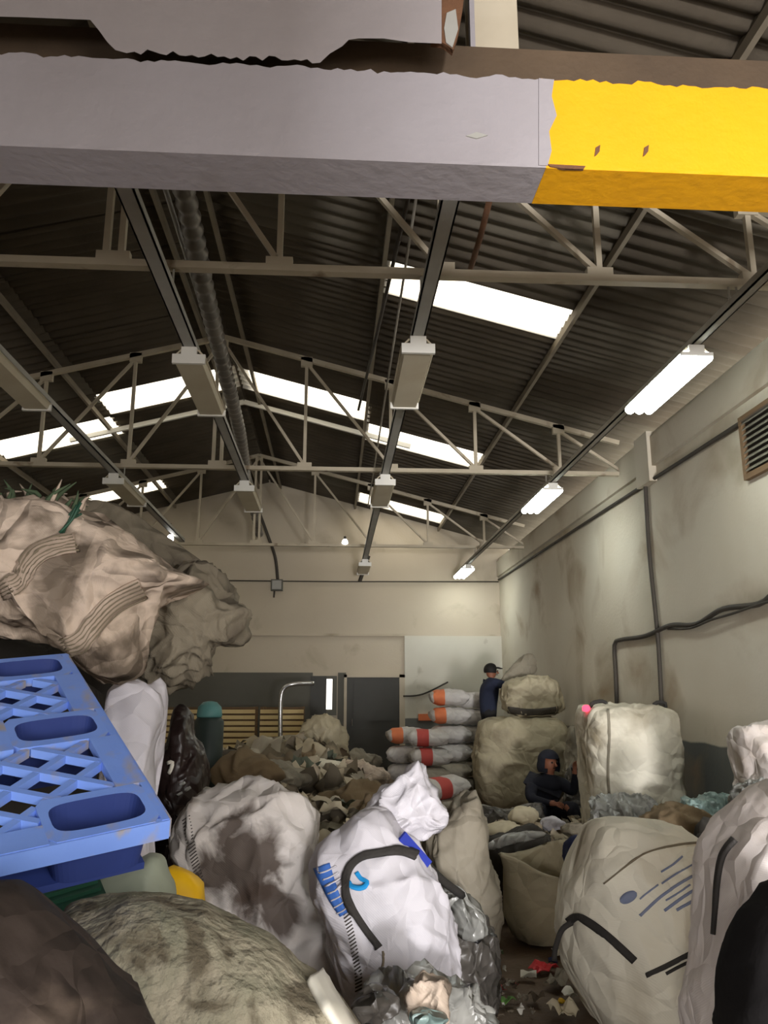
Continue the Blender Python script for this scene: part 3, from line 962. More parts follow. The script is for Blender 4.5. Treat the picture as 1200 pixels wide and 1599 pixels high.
# ================================================================== BACK OF THE HALL
def slat_crate(x0, x1, y, z0, z1, n, label):
    t = empty('slatted_crate', ((x0 + x1) / 2, y + .3, z0)); tag(t, label, 'crate', 'slatted crates by end wall')
    st = (z1 - z0) / n
    for k in range(n):
        MB().box(x0, x1, y, y + .025, z0 + k * st, z0 + k * st + st * .66).build('slat', M_slat, t)
    for xx in (x0 + .03, x1 - .03):
        MB().box(xx - .03, xx + .03, y + .026, y + .08, 0, z1 + .01).build('post', M_woodframe, t)
        MB().box(xx - .03, xx + .03, y + .54, y + .6, 0, z1 + .01).build('post', M_woodframe, t)
    MB().box(x0, x1, y + .08, y + .54, z0, z0 + .03).build('bottom_board', M_woodframe, t)
    MB().box(x0, x1, y + .61, y + .63, z0, z1).build('back_board', M_woodframe, t)
    return t


yy = 15.6
xa, xb, xc, xd, xe, xf = [PY(p, 1130, yy).x for p in (240, 325, 330, 398, 406, 474)]
zt, zb = PY(380, 1105, yy).z, PY(380, 1178, yy).z
slat_crate(xa, xb, yy, zb, zt, 8, 'pale slatted timber crate partly behind dark tied sack')
slat_crate(xc, xd, yy, zb, zt, 8, 'pale slatted timber crate between two others before grey band')
slat_crate(xe, xf, yy, zb, zt, 8, 'pale slatted timber crate behind bent steel pipe')
pts = [PY(438, 1185, 14.6), PY(438, 1135, 14.6), PY(439, 1090, 14.6), PY(445, 1074, 14.6), PY(460, 1068, 14.6), PY(490, 1067, 14.7)]
tag(MB().tube(catmull(pts, 30, False), .04, 10).build('bent_pipe', M_steel, None, True), 'shiny bent steel pipe standing before slatted crate', 'pipe')

# a drum with a teal lid
c = PY(324, 1185, 8.5)
t = empty('lidded_drum', (c.x, c.y, 0)); tag(t, 'dark green drum with teal lid beyond dark tied sack', 'drum')
zt = PY(324, 1120, 8.5).z
MB().lathe([(.13, 0), (.15, .03), (.15, zt * .5), (.155, zt * .52), (.15, zt * .54), (.15, zt - .04), (.12, zt)], (c.x, c.y, 0), 20).build('body', M_drum, t, True)
MB().lathe([(.125, zt), (.13, zt + .02), (.12, zt + .1), (.07, zt + .15), (.02, zt + .16)], (c.x, c.y, 0), 20).build('lid', M_tealplas, t, True)


# ---- sacks stacked against the panel
def sack_mesh(nm, L, W, H, mats, seed, band=None):
    vs = []; fs = []; n = 20; k = 14
    for i in range(k + 1):
        u = -1 + 2 * i / k
        prof = max(0.22, (1 - abs(u) ** 5)) ** .5
        for j in range(n):
            a = 2 * pi * j / n
            x = u * L / 2 * (1 + .03 * sin(3 * a))
            y = math.copysign(abs(cos(a)) ** .8, cos(a)) * W / 2 * (0.82 + .18 * prof)
            z = math.copysign(abs(sin(a)) ** .8, sin(a)) * H / 2 * prof
            p = V((x, y, z)); p += p.normalized() * fold(p, seed, 5) * .022
            vs.append(p)
    for i in range(k):
        for j in range(n):
            a = i * n + j; b = i * n + (j + 1) % n
            fs.append((a, b, b + n, a + n))
    fs.append(tuple(range(n - 1, -1, -1))); fs.append(tuple(range(k * n, k * n + n)))
    me = bpy.data.meshes.new(nm); me.from_pydata(vs, [], fs)
    for m in mats: me.materials.append(m)
    for p in me.polygons:
        p.use_smooth = True
        if band and band[0] < p.center.x / L < band[1]: p.material_index = 1
    return me


SK = {'o': sack_mesh('filled_sack', .60, .46, .27, [M_sackw, M_sacko], 1, (-.46, -.12)),
      'r': sack_mesh('filled_sack', .60, .46, .27, [M_sackw, M_sackr], 2, (-.3, .02)),
      'w': sack_mesh('filled_sack', .60, .46, .27, [M_sackw], 3),
      'g': sack_mesh('filled_sack', .60, .46, .27, [M_sackg], 4)}
ysk = 13.2
SKH = {k: max(v.co.z for v in m_.vertices) - min(v.co.z for v in m_.vertices) for k, m_ in SK.items()}
STACKS = [('tall stack of sacks beside standing worker', 702, 1088, 0.0, 'oowwgg'), ('rear stack of sacks touching standing worker', 738, 1092, .62, 'wwwggg'),
          ('short stack of sacks nearer dark door', 634, 1148, 0.0, 'owww'), ('middle stack of sacks between short and tall stacks', 670, 1151, -.58, 'rrgw')]
ORD = ['topmost', 'second', 'third', 'fourth', 'fifth', 'sixth', 'seventh']
KN = {'o': 'orange-printed', 'r': 'red-printed', 'w': 'white', 'g': 'greyish'}
for st, px, py, dy, kinds in STACKS:
    top = PY(px, py, ysk + dy)
    dz = (top.z + .13) / len(kinds)
    for i, k in enumerate(kinds):
        o = bpy.data.objects.new('filled_sack', SK[k]); COL.objects.link(o)
        o.location = (top.x + rnd.uniform(-.02, .02), top.y + rnd.uniform(-.02, .02), top.z + .13 - dz * (i + .5))
        o.rotation_euler = (rnd.uniform(-.02, .02), rnd.uniform(-.02, .02), rnd.uniform(-.08, .08))
        o.scale.z = dz / SKH[k]
        tag(o, (KN[k] + ' filled sack, ' + ORD[i] + (' in ' if i == 0 else ' from top in ') + st), 'sack', 'filled sacks stacked by the pale panel')
o = bpy.data.objects.new('filled_sack', SK['r']); COL.objects.link(o)
o.location = PY(694, 1229, 11.6); o.rotation_euler = (.05, -.1, .4)
lz = o.location.z - SKH['r'] * .5 + .01
u_ = bpy.data.objects.new('filled_sack', SK['g']); COL.objects.link(u_)
u_.location = (o.location.x, o.location.y, lz / 2 + .01); u_.scale.z = lz / SKH['g']; u_.rotation_euler = (0, 0, .4)
tag(u_, 'greyish filled sack flat on floor under loose red-printed sack', 'sack', 'filled sacks stacked by the pale panel')
tag(o, 'red-printed filled sack lying loose in front of stacked sacks', 'sack', 'filled sacks stacked by the pale panel')


# ================================================================== WASTE HEAPS
PALETTE = [hx(204, 192, 168), hx(180, 168, 146), hx(196, 184, 160), hx(188, 176, 154), hx(176, 168, 150), hx(166, 154, 130), hx(150, 138, 114), hx(128, 118, 100), hx(184, 172, 150), hx(112, 104, 90), hx(140, 132, 112), hx(164, 150, 126), hx(98, 90, 76),
           hx(96, 102, 88), hx(120, 106, 86), hx(140, 122, 98), hx(86, 80, 72)]
M_heapbase = mat('matted_waste_base', hx(132, 120, 100), hx(92, 83, 68), 3, 0.9, 0.95, 0.8, 14, dirt=hx(160, 148, 124), dscale=4, dlo=0.55, dhi=0.7)


def footprint(o):
    pts = []
    for q in [o] + list(o.children):
        if q.type == 'MESH':
            pts += [q.location + V((c[0] * q.scale.x, c[1] * q.scale.y, c[2] * q.scale.z)) for c in q.bound_box]
    if not pts: return None
    xs = [p.x for p in pts]; ys = [p.y for p in pts]; zs = [p.z for p in pts]
    return (min(xs) + max(xs)) / 2, (max(xs) - min(xs)) / 2, (min(ys) + max(ys)) / 2, (max(ys) - min(ys)) / 2, min(zs), max(zs)


def hollowed(hfun):
    """the heap surface, pressed down under every bag, bundle or person lying in it"""
    fps = []
    for o in COL.objects:
        if o.parent is None and o.get('category') in ('bag', 'rag', 'sheet', 'foam', 'drum', 'person', 'plastic film', 'sack', 'bale', 'cloth', 'crate', 'pipe'):
            f = footprint(o)
            if f and f[4] < 1.2 and f[1] < 2: fps.append(f)

    def g(x, y):
        h = hfun(x, y)
        for cx, rx, cy, ry, z0, z1 in fps:
            u = (abs(x - cx) / (rx + .03)) ** 2.6 + (abs(y - cy) / (ry + .03)) ** 2.6
            if u < 1: h = min(h, z0 + .03 + max(0, u - .75) * .25)
        return h
    return g


def heap(name, x0, x1, y0, y1, hfun, label, count, seed, size=(.1, .32), pal=PALETTE, base=True, step=.09):
    r = random.Random(seed)
    vs = []; fs = []; cl = []
    if base:
        nx = int((x1 - x0) / step); ny = int((y1 - y0) / step)
        for j in range(ny + 1):
            for i in range(nx + 1):
                x = x0 + (x1 - x0) * i / nx; y = y0 + (y1 - y0) * j / ny
                h = hfun(x, y)
                h += max(0, h) * .16 * (fold(V((x, y, 0)), seed, 2.2) - .35)
                edge = min(i, j, nx - i, ny - j)
                vs.append(V((x, y, max(.004, h) if edge else .004)))
        for j in range(ny):
            for i in range(nx):
                a = j * (nx + 1) + i
                fs.append((a, a + 1, a + nx + 2, a + nx + 1)); cl.append(None)
    for k in range(count):
        x = r.uniform(x0, x1); y = r.uniform(y0, y1)
        h = hfun(x, y)
        if h < .03: continue
        s = r.uniform(*size)
        c = V((x, y, h + r.uniform(-.02, .05)))
        col = r.choice(pal)
        rot = Matrix.Rotation(r.uniform(0, 6.3), 3, 'Z') @ Matrix.Rotation(r.uniform(-.7, .7), 3, 'X') @ Matrix.Rotation(r.uniform(-.7, .7), 3, 'Y')
        g = 7; b = len(vs)
        asp = r.uniform(.4, 1)
        sd = r.uniform(0, 99)
        for j in range(g):
            for i in range(g):
                u = (i / (g - 1) - .5) * s; w_ = (j / (g - 1) - .5) * s * asp
                zz = noise.noise(V((u / s * 2.2 + sd, w_ / s * 2.2, sd))) * s * .5 + .1 * s
                p = c + rot @ V((u + r.uniform(-.06, .06) * s, w_ + r.uniform(-.06, .06) * s, zz))
                p.z = max(p.z, .006)
                vs.append(p)
        for j in range(g - 1):
            for i in range(g - 1):
                a = b + j * g + i
                fs.append((a, a + 1, a + g + 1, a + g)); cl.append(col)
    o = mesh_obj(name, vs, fs, [M_heapbase, M_pieces], None, base, origin=(0, 0, 0))
    at = o.data.color_attributes.new('piece_colour', 'FLOAT_COLOR', 'CORNER')
    for p, c in zip(o.data.polygons, cl):
        if c is not None:
            p.material_index = 1
            for li in p.loop_indices: at.data[li].color = c
    return tag(o, label, 'waste heap', kind='stuff')


def h_mid(x, y):
    e = min(1, max(0, (.75 - x - .04 * (y - 7)) / .5)) * min(1, max(0, (y - 5.4) / 1.0)) * min(1, max(0, (14.6 - y) / 1.2))
    b = .52 + .34 * math.exp(-((x + .5) ** 2 / 2.2 + (y - 11.2) ** 2 / 3)) + .3 * math.exp(-((x + 2.6) ** 2 / 1.5 + (y - 9) ** 2 / 6))
    return e * b * (1 + .2 * noise.noise(V((x * .9, y * .9, 3))))





def h_right(x, y):
    e = min(1, max(0, (x - 1.05) / .4)) * min(1, max(0, (y - 6.6) / .8)) * min(1, max(0, (10.9 - y) / .9)) * min(1, max(0, (3.45 - x) / .1))
    e *= 1 - .75 * math.exp(-((x - 2.1) ** 2 + (y - 9.6) ** 2) / .6)
    return e * (.24 + .1 * noise.noise(V((x * 1.2, y * 1.2, 8))))





# ================================================================== BIG BAGS, FAR GROUP
def bag(outline, y, depth, m, seed, label, cat='bag', name='bulk_bag', group=None, **kw):
    o = blob(name, outline, y, depth, m, seed, **kw)
    return tag(o, label, cat, group)


B1 = bag([(750, 1134), (790, 1123), (850, 1123), (880, 1134), (886, 1180), (878, 1230), (840, 1258), (790, 1264), (755, 1252), (742, 1200)], 12.0, 1.0, M_bag_beige, 21,
         'big beige bulk bag below stacked bale beside standing worker', wr=.05, wf=2.0, boxy=4)
B1t = bag([(786, 1090), (796, 1066), (830, 1058), (862, 1064), (873, 1090), (872, 1110), (840, 1117), (798, 1116)], 12.1, .6, M_bag_beige, 22,
          'smaller beige sack resting on top of big beige bulk bag', wr=.05, wf=3, boxy=4)
drape('tie_band', [(788, 1107), (830, 1112), (872, 1108)], 10, B1t, M_cable)
bag([(780, 1066), (796, 1044), (822, 1022), (836, 1030), (834, 1050), (818, 1062), (798, 1070)], 12.75, .22, M_bag_grey, 23,
    'limp grey sack being lifted by standing worker', 'bag', 'limp_sack', wr=.03, wf=5, n=48, rings=20)
B2 = bag([(914, 1112), (940, 1103), (1000, 1105), (1036, 1112), (1045, 1150), (1051, 1210), (1050, 1275), (990, 1330), (935, 1318), (918, 1240), (913, 1160)], 8.4, .85, M_bag_cream, 24,
         'tall white bulk bag standing against white wall by cables', wr=.04, wf=2.0, boxy=5)
drape('corner_seam', [(950, 1108), (952, 1150), (950, 1200), (952, 1240)], 4, B2, M_bag_grey)
for pts in ([(920, 1112), (926, 1098), (945, 1096), (950, 1110)], [(1018, 1112), (1024, 1098), (1040, 1099), (1036, 1116)]):
    under(MB().tube([PY(p[0], p[1], 8.35) for p in catmull(pts, 12, False)], .02, 6).build('lifting_loop', M_strap, None, True), B2)
bag([(888, 1150), (904, 1138), (922, 1150), (928, 1200), (924, 1262), (905, 1280), (889, 1266)], 11.1, .42, M_bag_grey, 25, 'grey sack squeezed between beige and white bulk bags', 'bag', 'limp_sack', wr=.05, wf=3)
bag([(888, 1205), (905, 1192), (925, 1205), (930, 1240), (925, 1285), (900, 1300), (885, 1270)], 10.2, .4, M_greyfilm, 26, 'dark grey plastic bag beside seated worker', 'bag', 'plastic_bag', wr=.05, wf=4)
o = MB().lathe([(.01, -.03), (.04, -.02), (.045, .01), (.03, .035), (.008, .04)], PY(916, 1107, 8.3), 10).build('red_indicator_light', M_redlamp, None, True)
tag(o, 'small glowing red spot by top corner of tall white bulk bag', 'light')
bag([(755, 1262), (790, 1262), (830, 1255), (850, 1275), (840, 1312), (780, 1324), (745, 1304)], 9.0, .5, M_greyfilm, 27, 'dull grey flattened sack lying before big beige bulk bag', 'bag', 'limp_sack', wr=.07, wf=2.4)
# foam lumps and bits on the low litter heap
for k, (x, y, yy, r, m, lab) in enumerate([(818, 1274, 8.3, .15, M_foam, 'cream foam block lying before seated worker'), (786, 1298, 7.8, .16, M_foam, 'long cream foam offcut on low litter heap'),
                                           (864, 1286, 8.2, .12, M_bag_white, 'white crumpled lump before seated worker'), (748, 1292, 8.2, .12, M_bag_grey, 'grey crumpled lump beside cream foam offcut'),
                                           (898, 1296, 7.5, .13, M_tarpgrey, 'grey-green rag lump between foam and cream bulk bag')]):
    q = [(x + r * 135 * 8.5 / yy * cos(a) * (1.25 if k == 1 else 1), y + r * 75 * 8.5 / yy * sin(a)) for a in [i * pi / 4 for i in range(8)]]
    bag(q, yy, r * 1.6, m, 40 + k, lab, 'foam' if m is M_foam else 'rag', 'foam_offcut' if m is M_foam else 'rag', wr=.03, wf=6, n=36, rings=16)
for k, (x, y, m, lab, nm) in enumerate([(555, 1192, M_bag_grey, 'pale grey bundle on heap before dark door', 'rag_bundle'), (505, 1165, M_bag_beige, 'beige rag bundle rising on heap beneath open window', 'rag_bundle'),
                                        (455, 1180, M_bag_grey, 'grey sack folded on heap below bent steel pipe', 'limp_sack'), (548, 1212, M_tarp, 'pinkish crumpled sheet on heap crest', 'crumpled_sheet'),
                                        (470, 1205, M_bag_cream, 'pale crumpled sheet spread on heap', 'crumpled_sheet'), (560, 1255, M_brownrag, 'brown rag mass on heap behind white spout', 'rag_bundle'),
                                        (420, 1215, M_bag_grey, 'dull grey rag mass behind soiled bulk bag', 'rag_bundle'), (386, 1207, M_brownrag, 'brown rag mass on heap near lidded drum', 'rag_bundle')]):
    wv = (40, 34, 60, 62, 70, 66, 60, 40)[k]; hv = (16, 40, 22, 16, 18, 28, 20, 26)[k]; yy = (13.7, 12.95, 12.1, 11.3, 10.4, 8.5, 9.1, 8.0)[k]
    q = [(x + wv * cos(a), y + hv * sin(a)) for a in [i * pi / 5 for i in range(10)]]
    bag(q, yy, .5, m, 60 + k, lab, 'rag' if nm == 'rag_bundle' else ('bag' if nm == 'limp_sack' else 'sheet'), nm, wr=.09, wf=2.6, n=56, rings=22)

# ================================================================== RIGHT SIDE
bag([(1158, 1152), (1175, 1136), (1210, 1128), (1260, 1140), (1280, 1250), (1270, 1400), (1220, 1440), (1175, 1400), (1168, 1300), (1166, 1230)], 5.9, .7, M_bag_pinkwhite, 31,
    'pinkish white bulk bag standing against grey wall band', wr=.05, wf=2.4)
bag([(1150, 1250), (1168, 1226), (1195, 1220), (1215, 1250), (1200, 1290), (1165, 1290)], 5.0, .28, M_clear, 32, 'crumpled clear film lump at foot of pinkish white bag', 'plastic film', 'plastic_film', wr=.04, wf=6)
bag([(1056, 1274), (1072, 1252), (1100, 1246), (1150, 1248), (1182, 1280), (1178, 1340), (1110, 1385), (1058, 1370)], 6.9, .5, M_teal, 33, 'pale teal crumpled plastic film heap by grey wall band', 'plastic film', 'plastic_film', wr=.06, wf=5)
bag([(928, 1262), (960, 1248), (1000, 1250), (1025, 1265), (1025, 1318), (980, 1356), (935, 1335)], 7.4, .45, M_clear, 34, 'smoky clear film heap at foot of tall white bulk bag', 'plastic film', 'plastic_film', wr=.06, wf=5)
bag([(1012, 1290), (1040, 1266), (1080, 1262), (1106, 1276), (1108, 1330), (1090, 1410), (1040, 1415), (1018, 1350)], 6.0, .6, M_brownrag, 35, 'brown rag bundle behind cream bulk bag', 'rag', 'rag_bundle', wr=.05, wf=4)
DK = bag([(1094, 1292), (1120, 1280), (1165, 1290), (1170, 1350), (1160, 1440), (1110, 1450), (1098, 1360)], 5.4, .45, M_bag_dark, 36, 'dark strapped bag between brown rags and cream bulk bag', 'bag', 'limp_sack', wr=.03, wf=3)

R1 = bag([(935, 1286), (985, 1280), (1040, 1290), (1095, 1316), (1130, 1345), (1150, 1400), (1150, 1500), (1130, 1590), (1060, 1640), (990, 1636), (935, 1590), (900, 1520), (886, 1450), (888, 1400), (900, 1345), (915, 1308)],
         4.3, 1.0, M_bag_cream, 30, 'fat cream bulk bag with faded blue print and black straps beside floor aisle', wr=.026, wf=1.9, boxy=2.7, n=110, rings=48)
T = bvh(R1)
drape('strap', [(890, 1440), (905, 1432), (930, 1446), (960, 1470), (992, 1500)], 11, R1, M_strap, tree=T, thick=.01)
drape('strap', [(1010, 1522), (1040, 1508), (1075, 1490), (1105, 1474), (1140, 1462)], 7, R1, M_strap, tree=T, thick=.01)
drape('strap', [(1040, 1520), (1075, 1502), (1140, 1476)], 4, R1, M_strap, tree=T, thick=.008)
drape('seam', [(944, 1380), (985, 1348), (1015, 1330), (1060, 1320), (1095, 1316)], 2, R1, M_crease, tree=T, thick=.004)
for p in ([(1000, 1430), (1030, 1402), (1065, 1378), (1108, 1354)], [(1038, 1422), (1068, 1400), (1104, 1378)], [(1057, 1421), (1080, 1408), (1102, 1396)]):
    drape('printed_line', p, 4.5, R1, M_printgrey, tree=T, thick=.002)
for p in ([(1033, 1362), (1052, 1350), (1066, 1338)], [(1034, 1380), (1055, 1366), (1082, 1350)], [(1040, 1406), (1060, 1394), (1078, 1382)], [(1000, 1404), (1014, 1392), (1028, 1382)]):
    drape('printed_line', p, 2.6, R1, M_printgrey, tree=T, thick=.002)
drape('printed_dot', [(970, 1409), (976, 1405), (984, 1400), (995, 1394)], lambda t: 1 + 16 * sqrt(max(0, 1 - (2 * t - 1) ** 2)), R1, M_printgrey, tree=T, thick=.002, steps=16)
under(MB().tube([PY(p[0], p[1], 4.15 + .0 * p[0]) for p in catmull([(895, 1440), (878, 1452), (868, 1480), (866, 1500)], 16, False)], .014, 6).build('loose_strap', M_strap, None, True), R1)
under(MB().tube([PY(p[0], p[1], 4.35) for p in catmull([(1088, 1318), (1092, 1306), (1104, 1308), (1118, 1318), (1120, 1328)], 16, False)], .014, 6).build('lifting_loop', M_strap, None, True), R1)

R2 = bag([(1200, 1228), (1260, 1230), (1330, 1300), (1350, 1500), (1340, 1750), (1250, 1840), (1150, 1835), (1102, 1720), (1093, 1600), (1108, 1500), (1112, 1400), (1118, 1340), (1142, 1285), (1170, 1250)],
         3.1, .8, M_bag_pinkwhite, 37, 'tall clean white bulk bag pressed against cream bulk bag', wr=.028, wf=1.8, n=110, rings=48)
drape('gap_shade_strip', [(1150, 1312), (1132, 1335), (1124, 1370), (1120, 1420), (1117, 1460)], [8, 2.5], R2, M_strap, thick=.01)  # black strip painted as the shade in the gap between both bags
bag([(1200, 1408), (1260, 1390), (1400, 1500), (1420, 1900), (1350, 2140), (1200, 2150), (1142, 1900), (1140, 1620), (1146, 1520), (1166, 1450)], 2.35, .5, M_blacksack, 38,
    'black cloth sack standing in front of clean white bulk bag', 'bag', 'limp_sack', wr=.025, wf=3)

# ================================================================== CENTRE: WHITE BAGS
C1 = bag([(276, 1312), (290, 1268), (330, 1246), (400, 1231), (460, 1244), (490, 1274), (497, 1310), (486, 1348), (505, 1392), (533, 1440), (556, 1490), (566, 1540), (550, 1610), (480, 1650), (380, 1620), (320, 1500), (300, 1400), (284, 1352)],
         4.2, .6, M_bag_dirty, 50, 'soiled white bulk bag slumped beside blue-printed white bag', wr=.05, wf=2.6, n=120, rings=50, centre=(410, 1420))
stitches('seam', [(291, 1278), (297, 1310), (305, 1345), (314, 1382)], 22, 12, C1, M_thread)
C2 = bag([(497, 1335), (528, 1302), (566, 1276), (600, 1276), (628, 1308), (652, 1330), (674, 1380), (692, 1430), (702, 1480), (706, 1520), (694, 1560), (650, 1640), (570, 1650), (535, 1560), (512, 1450), (492, 1385)],
         3.75, .55, M_bag_white, 51, 'clean white bulk bag with blue print, black strap and pulled-up spout', wr=.036, wf=2.5, n=120, rings=50)
sp = blob('spout', [(566, 1282), (598, 1246), (640, 1208), (652, 1204), (664, 1216), (678, 1244), (693, 1282), (690, 1296), (660, 1312), (632, 1316), (600, 1300)], 3.9, .26, M_bag_white, 52, wr=.045, wf=5, n=72, rings=28, parent=C2)
T = bvh(C2)
drape('strap', [(593, 1480), (570, 1450), (550, 1418), (540, 1388), (545, 1358), (562, 1340), (590, 1333), (625, 1330), (650, 1338)], 12, C2, M_strap, tree=T, thick=.012, steps=44)
under(MB().tube([PY(p[0], p[1], 3.75 + (p[0] - 645) * .006) for p in catmull([(645, 1334), (668, 1352), (690, 1374), (722, 1398)], 16, False)], .02, 6).build('strap', M_strap, None, True), C2)
o = MB(); o.bar(PY(627, 1306, 3.62), PY(668, 1352, 3.68), .05, .016, up=V((0, -1, .3))); o.build('blue_strap', M_royal, C2)
stitches('seam', [(540, 1420), (548, 1455), (555, 1490), (560, 1520), (561, 1545)], 24, 10, C2, M_thread)
T = bvh(C2)
drape('printed_patch', [(503, 1352), (512, 1376), (524, 1404), (538, 1428)], [26, 14], C2, M_print, tree=T, thick=.002)
for k in range(7):
    drape('printed_line', [(500 + k * 4.6, 1364 + k * 10.5), (512 + k * 4.6, 1360 + k * 10), (526 + k * 3.2, 1352 + k * 10.2)], 2.2, C2, M_bag_white, tree=T, thick=.006, steps=8)
drape('printed_mark', [(557, 1362), (564, 1372), (574, 1378), (566, 1387), (550, 1385), (545, 1377)], 7, C2, M_printsky, tree=T, thick=.002, steps=20)
drape('seam', [(598, 1485), (598, 1505), (590, 1522), (575, 1535)], 3, C2, M_crease, tree=T, thick=.004)

bag([(735, 1238), (746, 1252), (756, 1290), (770, 1370), (783, 1420), (778, 1450), (760, 1500), (720, 1520), (690, 1440), (676, 1390), (668, 1330), (685, 1282), (712, 1252)], 5.15, .45, M_bag_grey, 53,
    'mottled grey-beige woven sack leaning behind clean white bulk bag', 'bag', 'limp_sack', wr=.05, wf=3.4, n=96, rings=36)
PL = bag([(684, 1400), (730, 1425), (768, 1455), (778, 1490), (772, 1540), (745, 1590), (690, 1610), (672, 1520), (670, 1440)], 4.6, .36, M_greyfilm, 54,
         'dark grey crumpled plastic sack beside floor aisle', 'bag', 'plastic_bag', wr=.05, wf=4)
drape('tie', [(690, 1445), (718, 1455), (750, 1468)], 14, PL, M_black)
bag([(690, 1395), (720, 1390), (748, 1420), (756, 1452), (735, 1460), (706, 1440)], 4.3, .14, M_clear, 55, 'grey cloudy film draped over dark plastic sack', 'plastic film', 'plastic_film', wr=.03, wf=5, n=48, rings=20)

# open sack and neighbours
def open_sack(cx, cy, y, rx, h, label):
    c = PY(cx, cy, y)
    mb_v = []; f = []
    n = 40
    prof = [(0.55, 0), (0.95, .06), (1.06, .3), (1.0, .6), (.96, .85), (1.02, .97), (1.06, 1.0), (1.0, 1.02), (.93, .97), (.88, .8), (.9, .45), (.8, .3), (.02, .26)]
    for r_, t_ in prof:
        for k in range(n):
            a = 2 * pi * k / n
            rr = rx * r_ * (1 + .10 * sin(2 * a + 1) + .05 * sin(5 * a + 3 * t_))
            z = h * t_ + .05 * t_ * sin(a * 2 + .6) + .05 * t_ * sin(a)
            p = V((c.x + rr * cos(a) + .10 * t_ * -.6, c.y + rr * .8 * sin(a), z))
            p += V((cos(a), sin(a), 0)) * fold(p, 71, 5) * .03 * (1 if t_ > 0 else 0)
            p.z = max(p.z, .004)
            mb_v.append(p)
    for i in range(len(prof) - 1):
        for k in range(n):
            a = i * n + k; b = i * n + (k + 1) % n
            f.append((a, b, b + n, a + n))
    f.append(tuple(range(n - 1, -1, -1))); f.append(tuple(range(len(mb_v) - n, len(mb_v))))
    o = mesh_obj('open_sack', mb_v, f, M_bag_beige, None, True)
    return tag(o, label, 'bag')


open_sack(868, 1461, 5.75, .27, .52, 'open-mouthed beige sack standing beside cream bulk bag')
bag([(758, 1318), (790, 1300), (842, 1296), (866, 1320), (856, 1400), (826, 1446), (780, 1434), (764, 1380)], 6.4, .55, M_bag_dark, 56, 'dark sagging sack behind open-mouthed beige sack', 'bag', 'limp_sack', wr=.06, wf=3)
bag([(886, 1318), (906, 1308), (922, 1320), (918, 1360), (900, 1376), (884, 1360)], 5.5, .25, M_navy, 57, 'navy cloth stuffed in mouth of open beige sack', 'cloth', 'navy_cloth', wr=.03, wf=5, n=48, rings=20)
bag([(764, 1318), (790, 1304), (838, 1298), (850, 1306), (800, 1318), (770, 1326)], 6.1, .12, M_clear, 58, 'pale film edge folded over dark sagging sack', 'plastic film', 'plastic_film', wr=.02, wf=6, n=48, rings=16)

# plastic crumples at the foot of the white bags
bag([(556, 1590), (590, 1560), (640, 1536), (690, 1540), (735, 1556), (762, 1590), (775, 1700), (740, 1830), (600, 1840), (540, 1720)], 3.1, .4, M_clear, 59,
    'crumpled smoky plastic heap at foot of clean white bulk bag', 'plastic film', 'plastic_film', wr=.06, wf=5, n=100, rings=40)
bag([(638, 1560), (652, 1532), (680, 1528), (700, 1548), (702, 1585), (672, 1600), (645, 1590)], 2.84, .12, M_tarp, 60, 'beige crumpled paper on smoky plastic heap', 'paper', 'crumpled_paper', wr=.035, wf=7, n=48, rings=20)
bag([(560, 1560), (580, 1545), (615, 1550), (625, 1575), (590, 1592), (565, 1585)], 2.86, .12, M_greyfilm, 61, 'grey crumpled film scrap below stitched seam', 'plastic film', 'plastic_film', wr=.03, wf=7, n=48, rings=20)
bag([(640, 1582), (668, 1578), (690, 1590), (672, 1604), (648, 1602)], 2.74, .08, M_teal, 62, 'teal film scrap beside beige crumpled paper', 'plastic film', 'plastic_film', wr=.02, wf=8, n=40, rings=16)

# litter on the floor aisle
def scrap(px, py, s, m, label, seed, name='wrapper', asp=.6):
    c = PZ(px, py, .01)
    vs = []; f = []; g = 7
    r = random.Random(seed); a0 = r.uniform(0, 3)
    for lay in (0, 1):
        for j in range(g):
            for i in range(g):
                u = (i / (g - 1) - .5) * s; w_ = (j / (g - 1) - .5) * s * asp
                z = .012 + abs(noise.noise(V((u * 14 + seed, w_ * 14, seed)))) * s * .7 + lay * .004
                vs.append(c + V((u * cos(a0) - w_ * sin(a0), u * sin(a0) + w_ * cos(a0), z)))
    k = g * g
    for j in range(g - 1):
        for i in range(g - 1):
            a = j * g + i
            f.append((a, a + 1, a + g + 1, a + g)); f.append((k + a, k + a + g, k + a + g + 1, k + a + 1))
    for i in range(g - 1):
        f += [(i, k + i, k + i + 1, i + 1), (k - g + i, k - g + i + 1, 2 * k - g + i + 1, 2 * k - g + i), (i * g, (i + 1) * g, k + (i + 1) * g, k + i * g),
              (i * g + g - 1, k + i * g + g - 1, k + (i + 1) * g + g - 1, (i + 1) * g + g - 1)]
    return tag(mesh_obj(name, vs, f, m, None, False), label, 'litter')


scrap(850, 1518, .16, M_red, 'red crumpled wrapper on brown floor aisle', 1)
scrap(826, 1530, .09, M_whiteplas, 'white scrap touching red wrapper on floor', 2)
scrap(878, 1492, .12, M_whiteplas, 'white crumpled scrap by loose strap of cream bag', 3)
scrap(880, 1540, .20, M_bag_grey, 'grey-green torn film on floor by cream bag', 4)
scrap(890, 1560, .08, M_whiteplas, 'tiny white scrap below grey-green torn film', 5)
scrap(880, 1588, .14, M_foam, 'cream crumpled scrap at foot of cream bulk bag', 6)
scrap(877, 1572, .06, M_yellowplas, 'tiny yellow scrap on brown floor', 7)
scrap(792, 1570, .09, M_greenlit, 'green wrapper on brown floor near plastic heap', 8)
scrap(808, 1432, .09, M_whiteplas, 'white scrap on floor behind mottled woven sack', 9)
scrap(838, 1566, .10, M_brownband, 'dark maroon scrap on floor near cream bulk bag', 10)
scrap(864, 1505, .09, M_navy, 'dark blue scrap beside red wrapper', 11)
